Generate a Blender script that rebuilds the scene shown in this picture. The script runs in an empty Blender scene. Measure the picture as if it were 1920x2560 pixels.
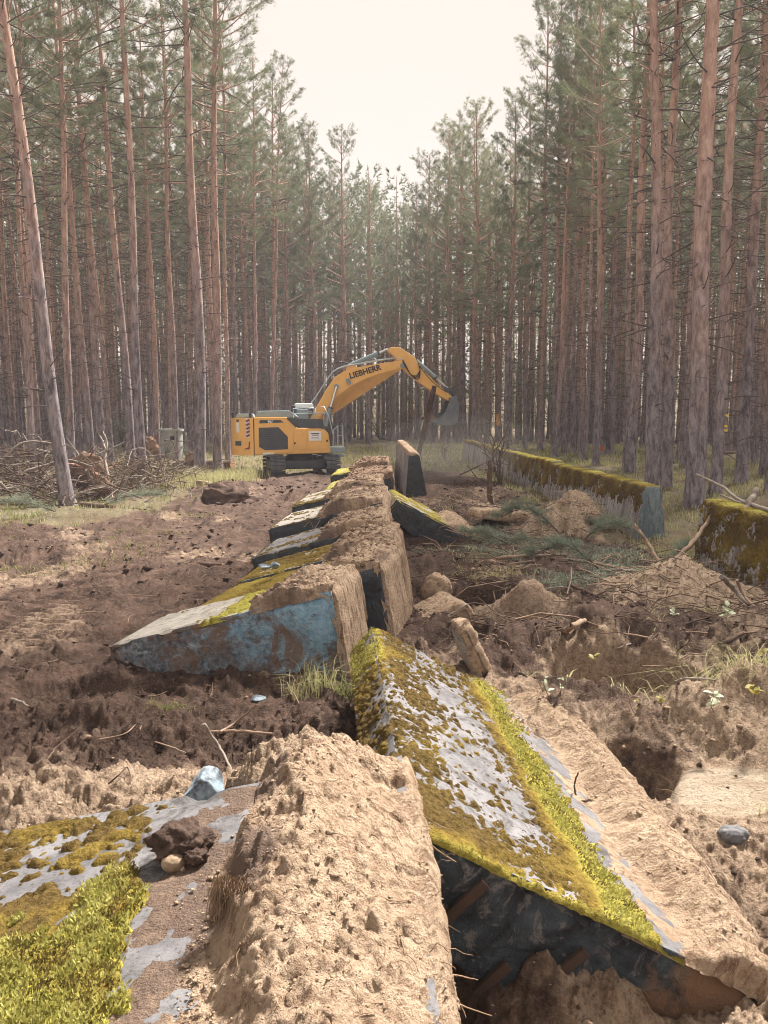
import bpy, math, random
import numpy as np
from mathutils import Vector, Matrix, Euler

SC = bpy.context.scene
COL = SC.collection
R = math.radians

# ---------------------------------------------------------------- camera
cam_d = bpy.data.cameras.new('camera')
cam_d.sensor_fit = 'VERTICAL'
cam_d.sensor_height = 36.0
cam_d.lens = 1923.0 / 2560.0 * 36.0
cam_d.clip_start = 0.05
cam_d.clip_end = 3000.0
cam = bpy.data.objects.new('camera', cam_d)
COL.objects.link(cam)
CAM_H = 2.75
cam.location = (0, 0, CAM_H)
cam.rotation_euler = (R(90) - math.atan(245 / 1923.0), 0, 0)
SC.camera = cam

# ---------------------------------------------------------------- sky: thin bright cloud over a Nishita sky
SUN_EL, SUN_AZ = 52.0, 36.0          # azimuth clockwise from +Y (the view direction)
world = bpy.data.worlds.new('World')
SC.world = world
world.use_nodes = True
wn, wl = world.node_tree.nodes, world.node_tree.links
wn.clear()
sky = wn.new('ShaderNodeTexSky')
sky.sky_type = 'NISHITA'
sky.sun_disc = False
sky.sun_elevation = R(SUN_EL)
sky.sun_rotation = R(SUN_AZ)
sky.dust_density = 4.0
bg1 = wn.new('ShaderNodeBackground'); bg1.inputs[1].default_value = 0.05
wl.new(sky.outputs[0], bg1.inputs[0])
bg2 = wn.new('ShaderNodeBackground')
bg2.inputs[0].default_value = (1.0, 0.90, 0.80, 1); bg2.inputs[1].default_value = 0.302
mx = wn.new('ShaderNodeMixShader'); mx.inputs[0].default_value = 0.985
wl.new(bg1.outputs[0], mx.inputs[1]); wl.new(bg2.outputs[0], mx.inputs[2])
wo = wn.new('ShaderNodeOutputWorld'); wl.new(mx.outputs[0], wo.inputs[0])

# ---------------------------------------------------------------- sun, softened by the cloud
sun_d = bpy.data.lights.new('sun', 'SUN')
sun_d.energy = 5.0
sun_d.angle = R(6)
sun_d.color = (1.0, 0.94, 0.86)
sun = bpy.data.objects.new('sun', sun_d)
COL.objects.link(sun)
sd = Vector((math.sin(R(SUN_AZ)) * math.cos(R(SUN_EL)), math.cos(R(SUN_AZ)) * math.cos(R(SUN_EL)), math.sin(R(SUN_EL))))
sun.rotation_euler = sd.to_track_quat('Z', 'Y').to_euler()
sun.location = sd * 80

# ---------------------------------------------------------------- exposure, renderer
SC.view_settings.view_transform = 'Standard'
SC.view_settings.look = 'None'
SC.view_settings.exposure = 1.66
SC.view_settings.gamma = 1.0
SC.render.engine = 'CYCLES'
SC.cycles.use_denoising = True
SC.cycles.filter_width = 1.0
SC.cycles.max_bounces = 4
SC.cycles.diffuse_bounces = 2
SC.cycles.glossy_bounces = 2
SC.cycles.transmission_bounces = 2
SC.cycles.transparent_max_bounces = 4
SC.cycles.volume_bounces = 1
SC.cycles.use_adaptive_sampling = True
SC.cycles.adaptive_threshold = 0.02
SC.cycles.caustics_reflective = False
SC.cycles.caustics_refractive = False

# ---------------------------------------------------------------- helpers
F_PX, PT = 1923.0, math.atan(245 / 1923.0)
def _ray(px, py):
    u = (px - 960) / F_PX; v = -(py - 1280) / F_PX
    c, s = math.cos(PT), math.sin(PT)
    return (u, c + v * s, -s + v * c)
def pg(px, py, z=0.0):
    """survey: where the sight line through a photo pixel meets the level z"""
    d = _ray(px, py); t = (z - CAM_H) / d[2]
    return Vector((d[0] * t, d[1] * t, z))
def pd(px, py, y):
    d = _ray(px, py); t = y / d[1]
    return Vector((d[0] * t, y, CAM_H + d[2] * t))

def _h(ix, iy, iz, seed):
    with np.errstate(over='ignore'):
        h = (ix.astype(np.int64) * 374761393 + iy.astype(np.int64) * 668265263 + iz.astype(np.int64) * 2147483647 + seed * 974634777) & 0xffffffff
        h = ((h ^ (h >> 13)) * 1274126177) & 0xffffffff
        h = ((h ^ (h >> 16)) * 2246822519) & 0xffffffff
    return (h ^ (h >> 15)) & 0xffffff
def noise2(x, y, seed=0):
    x = np.asarray(x, float); y = np.asarray(y, float)
    ix = np.floor(x); iy = np.floor(y); fx = x - ix; fy = y - iy
    u = fx * fx * fx * (fx * (fx * 6 - 15) + 10); v = fy * fy * fy * (fy * (fy * 6 - 15) + 10)
    z = np.zeros_like(ix)
    def g(dx, dy):
        a = _h(ix + dx, iy + dy, z, seed) * (2 * math.pi / 0xffffff)
        return np.cos(a) * (fx - dx) + np.sin(a) * (fy - dy)
    n0 = g(0, 0) * (1 - u) + g(1, 0) * u
    n1 = g(0, 1) * (1 - u) + g(1, 1) * u
    return (n0 * (1 - v) + n1 * v) * 1.5
def fbm(x, y, seed=0, octv=4, lac=2.03, gain=0.5):
    t = 0; a = 1.0; n = 0
    for i in range(octv):
        t = t + a * noise2(x, y, seed + i * 17); n += a
        x = np.asarray(x) * lac + 3.7; y = np.asarray(y) * lac - 1.3; a *= gain
    return t / n
def ridged(x, y, seed=0, octv=3):
    t = 0; a = 1.0; n = 0
    for i in range(octv):
        t = t + a * (1 - 2 * np.abs(noise2(x, y, seed + i * 31))); n += a
        x = np.asarray(x) * 2.1 + 1.7; y = np.asarray(y) * 2.1 + 5.1; a *= 0.55
    return t / n
def worley(x, y, seed=0):
    """F1 cell distance, about 0..1, and a random value for each cell"""
    x = np.asarray(x, float); y = np.asarray(y, float)
    ix = np.floor(x); iy = np.floor(y); z = np.zeros_like(ix)
    best = np.full(x.shape, 9.0); val = np.zeros(x.shape)
    for dx in (-1, 0, 1):
        for dy in (-1, 0, 1):
            hx = _h(ix + dx, iy + dy, z, seed) / 0xffffff; hy = _h(ix + dx, iy + dy, z + 1, seed) / 0xffffff
            d = np.hypot(ix + dx + hx - x, iy + dy + hy - y)
            m = d < best
            best = np.where(m, d, best); val = np.where(m, hx, val)
    return best, val
def sst(a, b, x):
    t = np.clip((np.asarray(x, float) - a) / (b - a), 0, 1)
    return t * t * (3 - 2 * t)

def mesh_np(name, verts, faces, mats=(), midx=None, smooth=True):
    """verts (n,3); faces a list of (m,k) integer arrays"""
    me = bpy.data.meshes.new(name)
    verts = np.asarray(verts, np.float32)
    if not isinstance(faces, (list, tuple)): faces = [faces]
    faces = [np.asarray(f, np.int32) for f in faces if len(f)]
    loops = np.concatenate([f.ravel() for f in faces])
    tot = np.concatenate([np.full(len(f), f.shape[1], np.int32) for f in faces])
    st = np.zeros(len(tot), np.int32); st[1:] = np.cumsum(tot)[:-1]
    me.vertices.add(len(verts)); me.vertices.foreach_set('co', verts.ravel())
    me.loops.add(len(loops)); me.loops.foreach_set('vertex_index', loops)
    me.polygons.add(len(tot)); me.polygons.foreach_set('loop_start', st); me.polygons.foreach_set('loop_total', tot)
    for m in mats: me.materials.append(m)
    if midx is not None: me.polygons.foreach_set('material_index', np.asarray(midx, np.int32))
    me.polygons.foreach_set('use_smooth', np.full(len(tot), smooth, bool))
    me.update(calc_edges=True)
    return me
def add_attr(me, name, arr):
    a = me.color_attributes.new(name, 'FLOAT_COLOR', 'POINT')
    arr = np.asarray(arr, np.float32)
    if arr.ndim == 1: arr = np.stack([arr] * 3, 1)
    full = np.ones((len(arr), 4), np.float32); full[:, :arr.shape[1]] = arr
    a.data.foreach_set('color', full.ravel())
def link(name, me, parent=None, loc=None, rot=None, mat=None):
    o = bpy.data.objects.new(name, me); COL.objects.link(o)
    if mat is not None and me is not None: me.materials.append(mat)
    if parent is not None: o.parent = parent
    if loc is not None: o.location = loc
    if rot is not None: o.rotation_euler = rot
    return o
def tag(o, label=None, cat=None, group=None, kind=None):
    if label: o['label'] = label
    if cat: o['category'] = cat
    if group: o['group'] = group
    if kind: o['kind'] = kind
    return o
def empty(name, loc=(0, 0, 0), rot=(0, 0, 0)):
    o = bpy.data.objects.new(name, None); COL.objects.link(o)
    o.empty_display_size = 0.3; o.location = loc; o.rotation_euler = rot
    return o
def copy_tree(o, parent=None):
    c = o.copy(); COL.objects.link(c); c.parent = parent
    for ch in list(o.children): copy_tree(ch, c)
    return c

class MB:
    """collects shapes; build() links them as one mesh object"""
    def __init__(self): self.v = []; self.f3 = []; self.f4 = []; self.n = 0
    def add(self, v, f):
        v = np.asarray(v, float).reshape(-1, 3); f = np.asarray(f, int)
        (self.f3 if f.shape[1] == 3 else self.f4).append(f + self.n)
        self.v.append(v); self.n += len(v)
    def box(self, c, s, rot=None, bev=0.0):
        c = np.array(c, float); s = np.array(s, float) / 2
        if bev <= 0:
            v = np.array([[x, y, z] for x in (-1, 1) for y in (-1, 1) for z in (-1, 1)], float) * s
            f = [[0, 1, 3, 2], [4, 6, 7, 5], [0, 4, 5, 1], [2, 3, 7, 6], [0, 2, 6, 4], [1, 5, 7, 3]]
            if rot is not None: v = v @ np.array(Euler(rot).to_matrix()).T
            self.add(v + c, f)
        else:
            import bmesh
            bm = bmesh.new(); bmesh.ops.create_cube(bm, size=1.0)
            for q in bm.verts: q.co = Vector((q.co.x * 2 * s[0], q.co.y * 2 * s[1], q.co.z * 2 * s[2]))
            bmesh.ops.bevel(bm, geom=list(bm.edges), offset=bev, segments=2, affect='EDGES', profile=0.6)
            self.bm(bm, c, rot)
    def bm(self, bm, c=(0, 0, 0), rot=None):
        bm.verts.ensure_lookup_table(); bm.verts.index_update()
        v = np.array([q.co for q in bm.verts], float)
        if rot is not None: v = v @ np.array(Euler(rot).to_matrix()).T
        v = v + np.array(c, float)
        f3 = [[q.index for q in f.verts] for f in bm.faces if len(f.verts) == 3]
        f4 = [[q.index for q in f.verts] for f in bm.faces if len(f.verts) == 4]
        for f in bm.faces:
            if len(f.verts) > 4:
                ix = [q.index for q in f.verts]
                for k in range(1, len(ix) - 1): f3.append([ix[0], ix[k], ix[k + 1]])
        n0 = self.n; self.v.append(v); self.n += len(v)
        if f3: self.f3.append(np.array(f3) + n0)
        if f4: self.f4.append(np.array(f4) + n0)
        bm.free()
    def tube(self, pts, rad, sides=6, cap=True):
        pts = np.asarray(pts, float); n = len(pts)
        rad = np.full(n, rad, float) if np.isscalar(rad) else np.asarray(rad, float)
        t = np.gradient(pts, axis=0); t /= np.linalg.norm(t, axis=1, keepdims=True) + 1e-9
        up = np.array([0, 0, 1.0]) if abs(t[0][2]) < 0.9 else np.array([1.0, 0, 0])
        a = np.cross(t, up); a /= np.linalg.norm(a, axis=1, keepdims=True) + 1e-9
        b = np.cross(t, a)
        th = np.arange(sides) * 2 * math.pi / sides
        ring = pts[:, None] + rad[:, None, None] * (np.cos(th)[None, :, None] * a[:, None] + np.sin(th)[None, :, None] * b[:, None])
        v = ring.reshape(-1, 3)
        i = np.arange(n - 1)[:, None] * sides; j = np.arange(sides)[None]; k = (j + 1) % sides
        self.add(v, np.stack([i + j, i + k, i + sides + k, i + sides + j], 2).reshape(-1, 4))
        if cap:
            for ring_i, c in ((0, pts[0]), (n - 1, pts[-1])):
                s0 = self.n
                self.v.append(np.vstack([v[ring_i * sides:(ring_i + 1) * sides], c])); self.n += sides + 1
                fj = np.arange(sides)
                self.f3.append(np.stack([fj, (fj + 1) % sides, np.full(sides, sides)], 1) + s0)
    def prism(self, poly, a, b, axis='y'):
        """polygon (list of 2D points) extruded from a to b along an axis"""
        import bmesh
        bm = bmesh.new()
        def P(u, v, w):
            return {'y': (u, w, v), 'x': (w, u, v), 'z': (u, v, w)}[axis]
        lo = [bm.verts.new(P(u, v, a)) for u, v in poly]; hi = [bm.verts.new(P(u, v, b)) for u, v in poly]
        n = len(poly)
        bm.faces.new(lo); bm.faces.new(hi[::-1])
        for i in range(n): bm.faces.new((lo[i], hi[i], hi[(i + 1) % n], lo[(i + 1) % n]))
        bmesh.ops.recalc_face_normals(bm, faces=list(bm.faces))
        bmesh.ops.triangulate(bm, faces=[f for f in bm.faces if len(f.verts) > 4])
        self.bm(bm)
    def mesh(self, name, mat=None, smooth=False):
        fs = []
        if self.f3: fs.append(np.concatenate(self.f3))
        if self.f4: fs.append(np.concatenate(self.f4))
        return mesh_np(name, np.concatenate(self.v), fs, [mat] if mat else [], None, smooth)
    def build(self, name, mat=None, parent=None, smooth=False, loc=None, rot=None):
        return link(name, self.mesh(name, mat, smooth), parent, loc, rot)

# ---------------------------------------------------------------- material helpers
class NT:
    def __init__(self, name, rough=0.9, spec=0.2):
        self.m = bpy.data.materials.new(name); self.m.use_nodes = True
        self.t = self.m.node_tree; self.n = self.t.nodes; self.l = self.t.links
        self.b = self.n['Principled BSDF']
        self.b.inputs['Roughness'].default_value = rough
        self.b.inputs['Specular IOR Level'].default_value = spec
        self.tc = self.n.new('ShaderNodeTexCoord')
    def coord(self, scale=(1, 1, 1), src='Object'):
        mp = self.n.new('ShaderNodeMapping'); mp.inputs['Scale'].default_value = scale
        self.l.new(self.tc.outputs[src], mp.inputs[0]); return mp.outputs[0]
    def noise(self, scale, detail=5, rough=0.55, vec=None, dist=0.0):
        n = self.n.new('ShaderNodeTexNoise')
        n.inputs['Scale'].default_value = scale; n.inputs['Detail'].default_value = detail
        n.inputs['Roughness'].default_value = rough; n.inputs['Distortion'].default_value = dist
        self.l.new(vec if vec is not None else self.tc.outputs['Object'], n.inputs['Vector']); return n.outputs[0]
    def voro(self, scale, vec=None, feature='F1', out=0):
        n = self.n.new('ShaderNodeTexVoronoi'); n.feature = feature; n.inputs['Scale'].default_value = scale
        self.l.new(vec if vec is not None else self.tc.outputs['Object'], n.inputs['Vector']); return n.outputs[out]
    def ramp(self, fac, stops):
        r = self.n.new('ShaderNodeValToRGB'); self.l.new(fac, r.inputs[0])
        e = r.color_ramp.elements
        while len(e) < len(stops): e.new(0.5)
        for q, (p, c) in zip(e, stops):
            q.position = p; q.color = (c, c, c, 1) if np.isscalar(c) else (*c, 1)
        return r.outputs[0]
    def mix(self, fac, a, b, mode='MIX'):
        m = self.n.new('ShaderNodeMix'); m.data_type = 'RGBA'; m.blend_type = mode
        for s, x in ((m.inputs[0], fac), (m.inputs[6], a), (m.inputs[7], b)):
            if hasattr(x, 'is_output'): self.l.new(x, s)
            elif np.isscalar(x): s.default_value = x
            else: s.default_value = (*x, 1)
        return m.outputs[2]
    def math(self, op, a, b=0.0):
        m = self.n.new('ShaderNodeMath'); m.operation = op
        for s, x in ((m.inputs[0], a), (m.inputs[1], b)):
            if hasattr(x, 'is_output'): self.l.new(x, s)
            else: s.default_value = x
        return m.outputs[0]
    def attr(self, name, ch=None):
        a = self.n.new('ShaderNodeAttribute'); a.attribute_name = name
        if ch is None: return a.outputs['Color']
        s = self.n.new('ShaderNodeSeparateColor'); self.l.new(a.outputs['Color'], s.inputs[0]); return s.outputs[ch]
    def obj_random(self):
        o = self.n.new('ShaderNodeObjectInfo'); return o.outputs['Random']
    def sepz(self, k=2, src='Object'):
        s = self.n.new('ShaderNodeSeparateXYZ'); self.l.new(self.tc.outputs[src], s.inputs[0]); return s.outputs[k]
    def bump(self, h, strength=0.5, dist=0.02, prev=None):
        b = self.n.new('ShaderNodeBump'); b.inputs['Strength'].default_value = strength; b.inputs['Distance'].default_value = dist
        self.l.new(h, b.inputs['Height'])
        if prev is not None: self.l.new(prev, b.inputs['Normal'])
        self.l.new(b.outputs[0], self.b.inputs['Normal']); return b.outputs[0]
    def color(self, c):
        if hasattr(c, 'is_output'): self.l.new(c, self.b.inputs['Base Color'])
        else: self.b.inputs['Base Color'].default_value = (*c, 1)
        return self
    def translucent(self, amount, color):
        tr = self.n.new('ShaderNodeBsdfTranslucent'); mxs = self.n.new('ShaderNodeMixShader'); mxs.inputs[0].default_value = amount
        if hasattr(color, 'is_output'): self.l.new(color, tr.inputs[0])
        else: tr.inputs[0].default_value = (*color, 1)
        self.l.new(self.b.outputs[0], mxs.inputs[1]); self.l.new(tr.outputs[0], mxs.inputs[2])
        self.l.new(mxs.outputs[0], self.n['Material Output'].inputs[0])

def plain(name, c, rough=0.5, spec=0.4, metal=0.0, var=0.0, dirt=None, dirt_amt=0.35, scale=3.0):
    k = NT(name, rough, spec); k.b.inputs['Metallic'].default_value = metal
    if var or dirt:
        n = k.noise(scale, 6, 0.65)
        c2 = tuple(min(1, x * (1 - var)) for x in c)
        col = k.mix(k.ramp(n, [(0.35, 0.0), (0.65, 1.0)]), c, c2)
        if dirt:
            d = k.noise(scale * 2.3, 8, 0.7)
            col = k.mix(k.ramp(d, [(0.5, 0.0), (0.75, dirt_amt)]), col, dirt)
        k.color(col)
        k.l.new(k.ramp(n, [(0.3, max(0.0, rough - 0.12)), (0.7, min(1.0, rough + 0.15))]), k.b.inputs['Roughness'])
    else: k.color(c)
    return k.m

# soil, sand
def make_sand(name, attr=False):
    k = NT(name, 0.95, 0.1)
    n1 = k.noise(1.3, 6, 0.6); n2 = k.noise(14, 6, 0.7); n3 = k.noise(60, 3, 0.6)
    c = k.mix(k.ramp(n1, [(0.3, 0.0), (0.7, 1.0)]), (0.40, 0.285, 0.195), (0.58, 0.445, 0.325))
    c = k.mix(k.ramp(n2, [(0.36, 0.75), (0.56, 0.0)]), c, (0.26, 0.165, 0.11))
    c = k.mix(k.ramp(n3, [(0.55, 0.0), (0.7, 0.35)]), c, (0.66, 0.53, 0.40))
    n5 = k.noise(38, 5, 0.75)
    c = k.mix(k.ramp(n5, [(0.36, 0.75), (0.47, 0.0)]), c, (0.15, 0.092, 0.06))  # crevice shade between crumbs, put into the colour
    k.color(c)
    h = k.math('ADD', k.math('ADD', n2, k.math('MULTIPLY', n5, 0.8)), k.math('MULTIPLY', n3, 0.4))
    k.bump(h, 1.0, 0.03)
    return k.m
M_SAND = make_sand('sand')
k = NT('mud', 0.95, 0.1)
n1 = k.noise(3.0, 6, 0.65); n2 = k.noise(24, 6, 0.75)
c = k.mix(k.ramp(n1, [(0.35, 0.0), (0.65, 1.0)]), (0.060, 0.040, 0.033), (0.150, 0.103, 0.082))
c = k.mix(k.ramp(n2, [(0.36, 0.7), (0.48, 0.0)]), c, (0.035, 0.024, 0.02))
k.color(c); k.bump(n2, 1.0, 0.03); M_MUD = k.m
# ================================================================ terrain
def _bump(x, y, cx, cy, rx, ry, rot=0.0, p=1.0):
    c, s = math.cos(R(rot)), math.sin(R(rot))
    dx, dy = x - cx, y - cy
    u = (dx * c + dy * s) / rx; v = (-dx * s + dy * c) / ry
    d = np.sqrt(u * u + v * v)
    return (1 - sst(0.0, 1.0, d)) ** p
def _pit(x, y, cx, cy, rx, ry, rot, e0, pn):
    c, s = math.cos(R(rot)), math.sin(R(rot))
    dx, dy = x - cx, y - cy
    u = (dx * c + dy * s) / rx; v = (-dx * s + dy * c) / ry
    d = np.sqrt(u * u + v * v) + pn
    return 1 - sst(e0, 1.0, d)

# heaps: (x, y, rx, ry, rot, height, power)
HEAPS = [
    (4.55, 11.5, 1.7, 1.3, 20, 0.42, 1.15),     # conical sand heap below the crossed branches
    (4.35, 17.4, 1.3, 1.5, 0, 0.95, 0.9),       # sand heap against the right wall
    (3.3, 19.5, 1.6, 2.0, 30, 0.35, 1.0),
    (5.2, 8.3, 1.9, 2.2, -15, 0.50, 1.0),       # bank at the right
    (3.9, 6.0, 1.3, 1.2, 0, 0.35, 1.0),
    (3.5, 6.75, 1.7, 0.6, 8, 0.42, 0.9),        # grassy rim between the pits
    (1.75, 7.05, 0.9, 0.55, -30, 0.18, 1.0),
    (1.15, 8.6, 0.8, 0.9, 0, 0.22, 1.0),
    (2.0, 8.6, 1.3, 0.6, 10, 0.28, 1.0),
    (3.1, 9.0, 1.6, 0.8, 10, 0.40, 1.0),        # root mat over the pit
    (2.1, 10.6, 0.75, 0.6, 0, 0.34, 1.0),       # grey cone in the hollow
    (1.6, 13.4, 2.0, 1.2, 0, 0.22, 1.0),
    (1.9, 21.0, 1.5, 2.4, 0, 0.40, 1.0),
    (2.9, 24.5, 1.6, 1.6, 0, 0.35, 1.0),
    (1.7, 26.0, 1.1, 1.6, 0, 0.35, 1.0),
    (-1.75, 6.25, 1.15, 0.70, 8, 0.13, 0.9),    # dug earth under the blue block
    (-2.4, 6.5, 0.8, 0.5, 0, 0.14, 0.9),
    (-0.55, 6.2, 0.7, 0.6, 0, 0.22, 1.0),
    (-0.52, 4.72, 0.62, 0.90, 10, 0.50, 1.0),   # foot of the sand heap on the near slab
    (-2.0, 4.9, 2.2, 0.7, 0, 0.22, 1.0),
    (-4.3, 5.6, 1.2, 1.1, 0, 0.18, 1.0),
    (-2.6, 24.5, 1.0, 0.8, 0, 0.38, 1.0),       # dark root clod by the lane
    (-5.2, 27.0, 2.0, 1.4, 0, 0.35, 1.0),
    (-4.0, 29.5, 1.3, 0.9, 0, 0.28, 1.0),
    (-7.6, 20.0, 2.6, 1.5, 10, 0.32, 1.0),
    (-6.6, 14.6, 2.4, 1.3, 10, 0.25, 1.0),
    (-9.0, 17.0, 2.6, 1.3, 10, 0.30, 1.0),
    (-0.8, 21.5, 1.4, 2.0, 0, 0.35, 1.0),
    (-0.4, 30.5, 1.8, 2.4, 0, 0.45, 1.0),
    (-3.0, 32.2, 2.0, 0.9, 0, 0.22, 1.0),
]
PITS = [
    (2.65, 7.75, 0.95, 0.70, 0, 0.70),
    (1.75, 5.85, 0.80, 0.52, 15, 0.48),
    (2.1, 10.0, 1.1, 0.80, 0, 0.62),
    (1.25, 11.5, 1.2, 0.65, 0, 0.55),
    (0.75, 2.75, 1.0, 0.95, 0, 0.55),
    (1.0, 8.9, 0.6, 0.8, 0, 0.25),
    (2.5, 4.0, 1.4, 1.0, 20, 0.20),
    (-2.75, 7.3, 0.9, 0.45, 0, 0.20),
    (0.9, 15.8, 1.5, 1.0, 0, 0.30),
]
def lane_x(y):
    return -3.3 + 0.35 * np.sin(y * 0.21 + 0.6) - 0.3 * sst(8, 30, y)
def churn_mask(x, y):
    """1 where the machines have churned the soil"""
    w = 0.9 * noise2(x * 0.35, y * 0.35, 21) + 0.35 * noise2(x * 1.3, y * 1.3, 22)
    left = -8.6 + 2.2 * sst(17, 21, y) - 0.6 * sst(26, 33, y)
    right = 4.9 - 0.9 * sst(18, 40, y)
    m = sst(-0.5, 0.5, x - left + w) * (1 - sst(-0.5, 0.5, x - right + w))
    m = m * (1 - sst(33, 39, y + 2 * w))
    near = 1 - sst(9, 14, y + w)
    return np.clip(np.maximum(m, near * sst(-12, -9, x) * (1 - sst(7.5, 10, x))), 0, 1)
def sand_mask(x, y):
    w = 0.6 * noise2(x * 0.8, y * 0.8, 41) + 0.3 * noise2(x * 2.6, y * 2.6, 42)
    a = sst(-0.1, 0.8, x + 0.35 * w - 0.2) * (1 - sst(6.4, 8.6, y + 1.6 * w)) * (0.72 + 0.55 * noise2(x * 1.1, y * 1.1, 44))
    b = _bump(x, y, 4.6, 11.3, 2.1, 1.6, 20) * 1.6 + _bump(x, y, 4.35, 17.2, 1.7, 1.9) * 1.7 + _bump(x, y, 2.6, 7.9, 1.3, 1.0) * 1.6 + _bump(x, y, 2.1, 10.5, 1.0, 0.9) * 1.4
    c = _bump(x, y, -1.0, 4.6, 2.2, 1.3) * 1.6 + _bump(x, y, -3.5, 5.0, 2.0, 1.0) * 0.8
    d = 0.42 * sst(0.05, 0.5, noise2(x * 0.8, y * 0.30, 43) + 0.5 * w) * churn_mask(x, y)
    e = _bump(x, y, 3.0, 20, 2.2, 3.0) * 0.6
    return np.clip(np.maximum.reduce([a, np.clip(b + 0.6 * w * (b > 0.05), 0, 1), np.clip(c + 0.5 * w * (c > 0.05), 0, 1), d, e]), 0, 1)

def height(x, y, fine=True):
    x = np.asarray(x, float); y = np.asarray(y, float)
    z = 0.10 * fbm(x * 0.23, y * 0.23, 1, 3) * sst(4, 20, y)
    z = z + 0.25 * fbm(x * 0.06, y * 0.06, 2, 2) * sst(25, 60, y)
    z = z + 11.0 * sst(85, 260, np.hypot(x, y))
    z = np.array(z)
    xw = x + 0.18 * noise2(x * 1.9, y * 1.9, 8); yw = y + 0.18 * noise2(x * 1.9 + 9, y * 1.9, 8)
    pn = 0.22 * noise2(x * 1.7, y * 1.7, 5)
    for cx, cy, rx, ry, rot, h, p in HEAPS:
        rr = max(rx, ry) + 0.3
        m = (np.abs(x - cx) < rr) & (np.abs(y - cy) < rr)
        if m.any(): z[m] += h * _bump(xw[m], yw[m], cx, cy, rx, ry, rot, p)
    for cx, cy, rx, ry, rot, h in PITS:
        rr = 1.4 * max(rx, ry)
        m = (np.abs(x - cx) < rr) & (np.abs(y - cy) < rr)
        if m.any(): z[m] -= h * _pit(x[m], y[m], cx, cy, rx, ry, rot, 0.55, pn[m])
    # the right foreground lies a little lower
    z = z - 0.16 * sst(0.6, 1.6, x) * (1 - sst(5.6, 7.5, y)) * (1 - sst(3, 4.5, x))
    # smooth scrape of pale sand
    pale = _bump(x, y, 2.62, 5.62, 0.75, 0.55, 12)
    flat = sst(0.0, 0.35, pale + 0.08 * noise2(x * 4, y * 4, 9) * (pale > 0))
    fl2 = sst(0.0, 0.7, pale)
    z = z * (1 - fl2) + fl2 * (-0.14 + 0.10 * (y - 5.6))
    if not fine: return z
    zc = z.copy()
    ch = churn_mask(x, y); sm = sand_mask(x, y)
    lane = 0.6 * np.exp(-((x - lane_x(y)) / 3.0) ** 2) * sst(7.0, 8.5, y) * (1 - sst(31, 34, y))
    rough = ch * (1 - 0.45 * lane)
    # clods
    wx = x + 0.10 * noise2(x * 3.1, y * 3.1, 61); wy = y + 0.10 * noise2(x * 3.1 + 7, y * 3.1, 62)
    w1, v1 = worley(wx * 3.6, wy * 3.6, 71); w2, v2 = worley(wx * 9.0, wy * 9.0, 72); w3, v3 = worley(wx * 22.0, wy * 22.0, 73)
    big = (1 - sst(0.05, 0.75, w1)) * sst(0.35, 0.9, v1); mid = (1 - sst(0.05, 0.8, w2)) * sst(0.3, 0.9, v2); small = (1 - sst(0.0, 0.8, w3)) * sst(0.2, 0.9, v3)
    patch = sst(-0.35, 0.35, noise2(x * 0.9, y * 0.9, 77))
    d = 0.085 * big * patch + 0.070 * mid * (0.35 + 0.65 * patch) + 0.030 * small
    d = d + 0.15 * fbm(x * 1.1, y * 1.1, 81, 4) + 0.075 * ridged(x * 2.6, y * 2.6, 82, 4) + 0.028 * ridged(x * 11, y * 11, 86, 2) + 0.016 * fbm(x * 24, y * 24, 83, 3)
    z = z + d * rough * (1 - 0.9 * flat)
    z = z + (0.05 * fbm(x * 1.2, y * 1.2, 84, 4) + 0.02 * fbm(x * 6, y * 6, 85, 2)) * (1 - ch)
    # grouser prints in the lane
    for off, wid, sd in ((-1.25, 0.50, 3), (0.85, 0.48, 4), (-2.5, 0.40, 5), (1.75, 0.30, 6), (-3.9, 0.42, 7)):
        cx = lane_x(y) + off + 0.25 * noise2(y * 0.13 + sd, y * 0 + sd, 91)
        band = (1 - sst(wid * 0.75, wid * 1.1, np.abs(x - cx))) * sst(-0.65, -0.35, noise2(x * 0.45 + sd * 7, y * 0.3, 92) + 0.3 * noise2(x * 2, y * 2, 95)) * sst(7.2, 8.2, y) * (1 - sst(30, 33, y))
        ph = (y + 0.12 * (x - cx) + 0.05 * noise2(x * 2, y * 2, 93)) / 0.24
        tri = np.abs((ph - np.floor(ph)) * 2 - 1)
        bm_ = 0.95 * band * (1 - sst(0.38, 0.55, d))
        z = z * (1 - bm_) + bm_ * (zc - 0.03 + 0.120 * sst(0.3, 0.7, tri) + 0.02 * noise2(x * 5, y * 5, 96))
        z = z + 0.07 * np.exp(-((np.abs(x - cx) - wid * 1.35) / 0.16) ** 2) * sst(-0.2, 0.3, noise2(x * 1.5, y * 0.8, 94)) * sst(7.2, 8.2, y) * (1 - sst(30, 33, y))
    return z
def H1(x, y, fine=False): return float(height(np.array([x]), np.array([y]), fine)[0])

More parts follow.
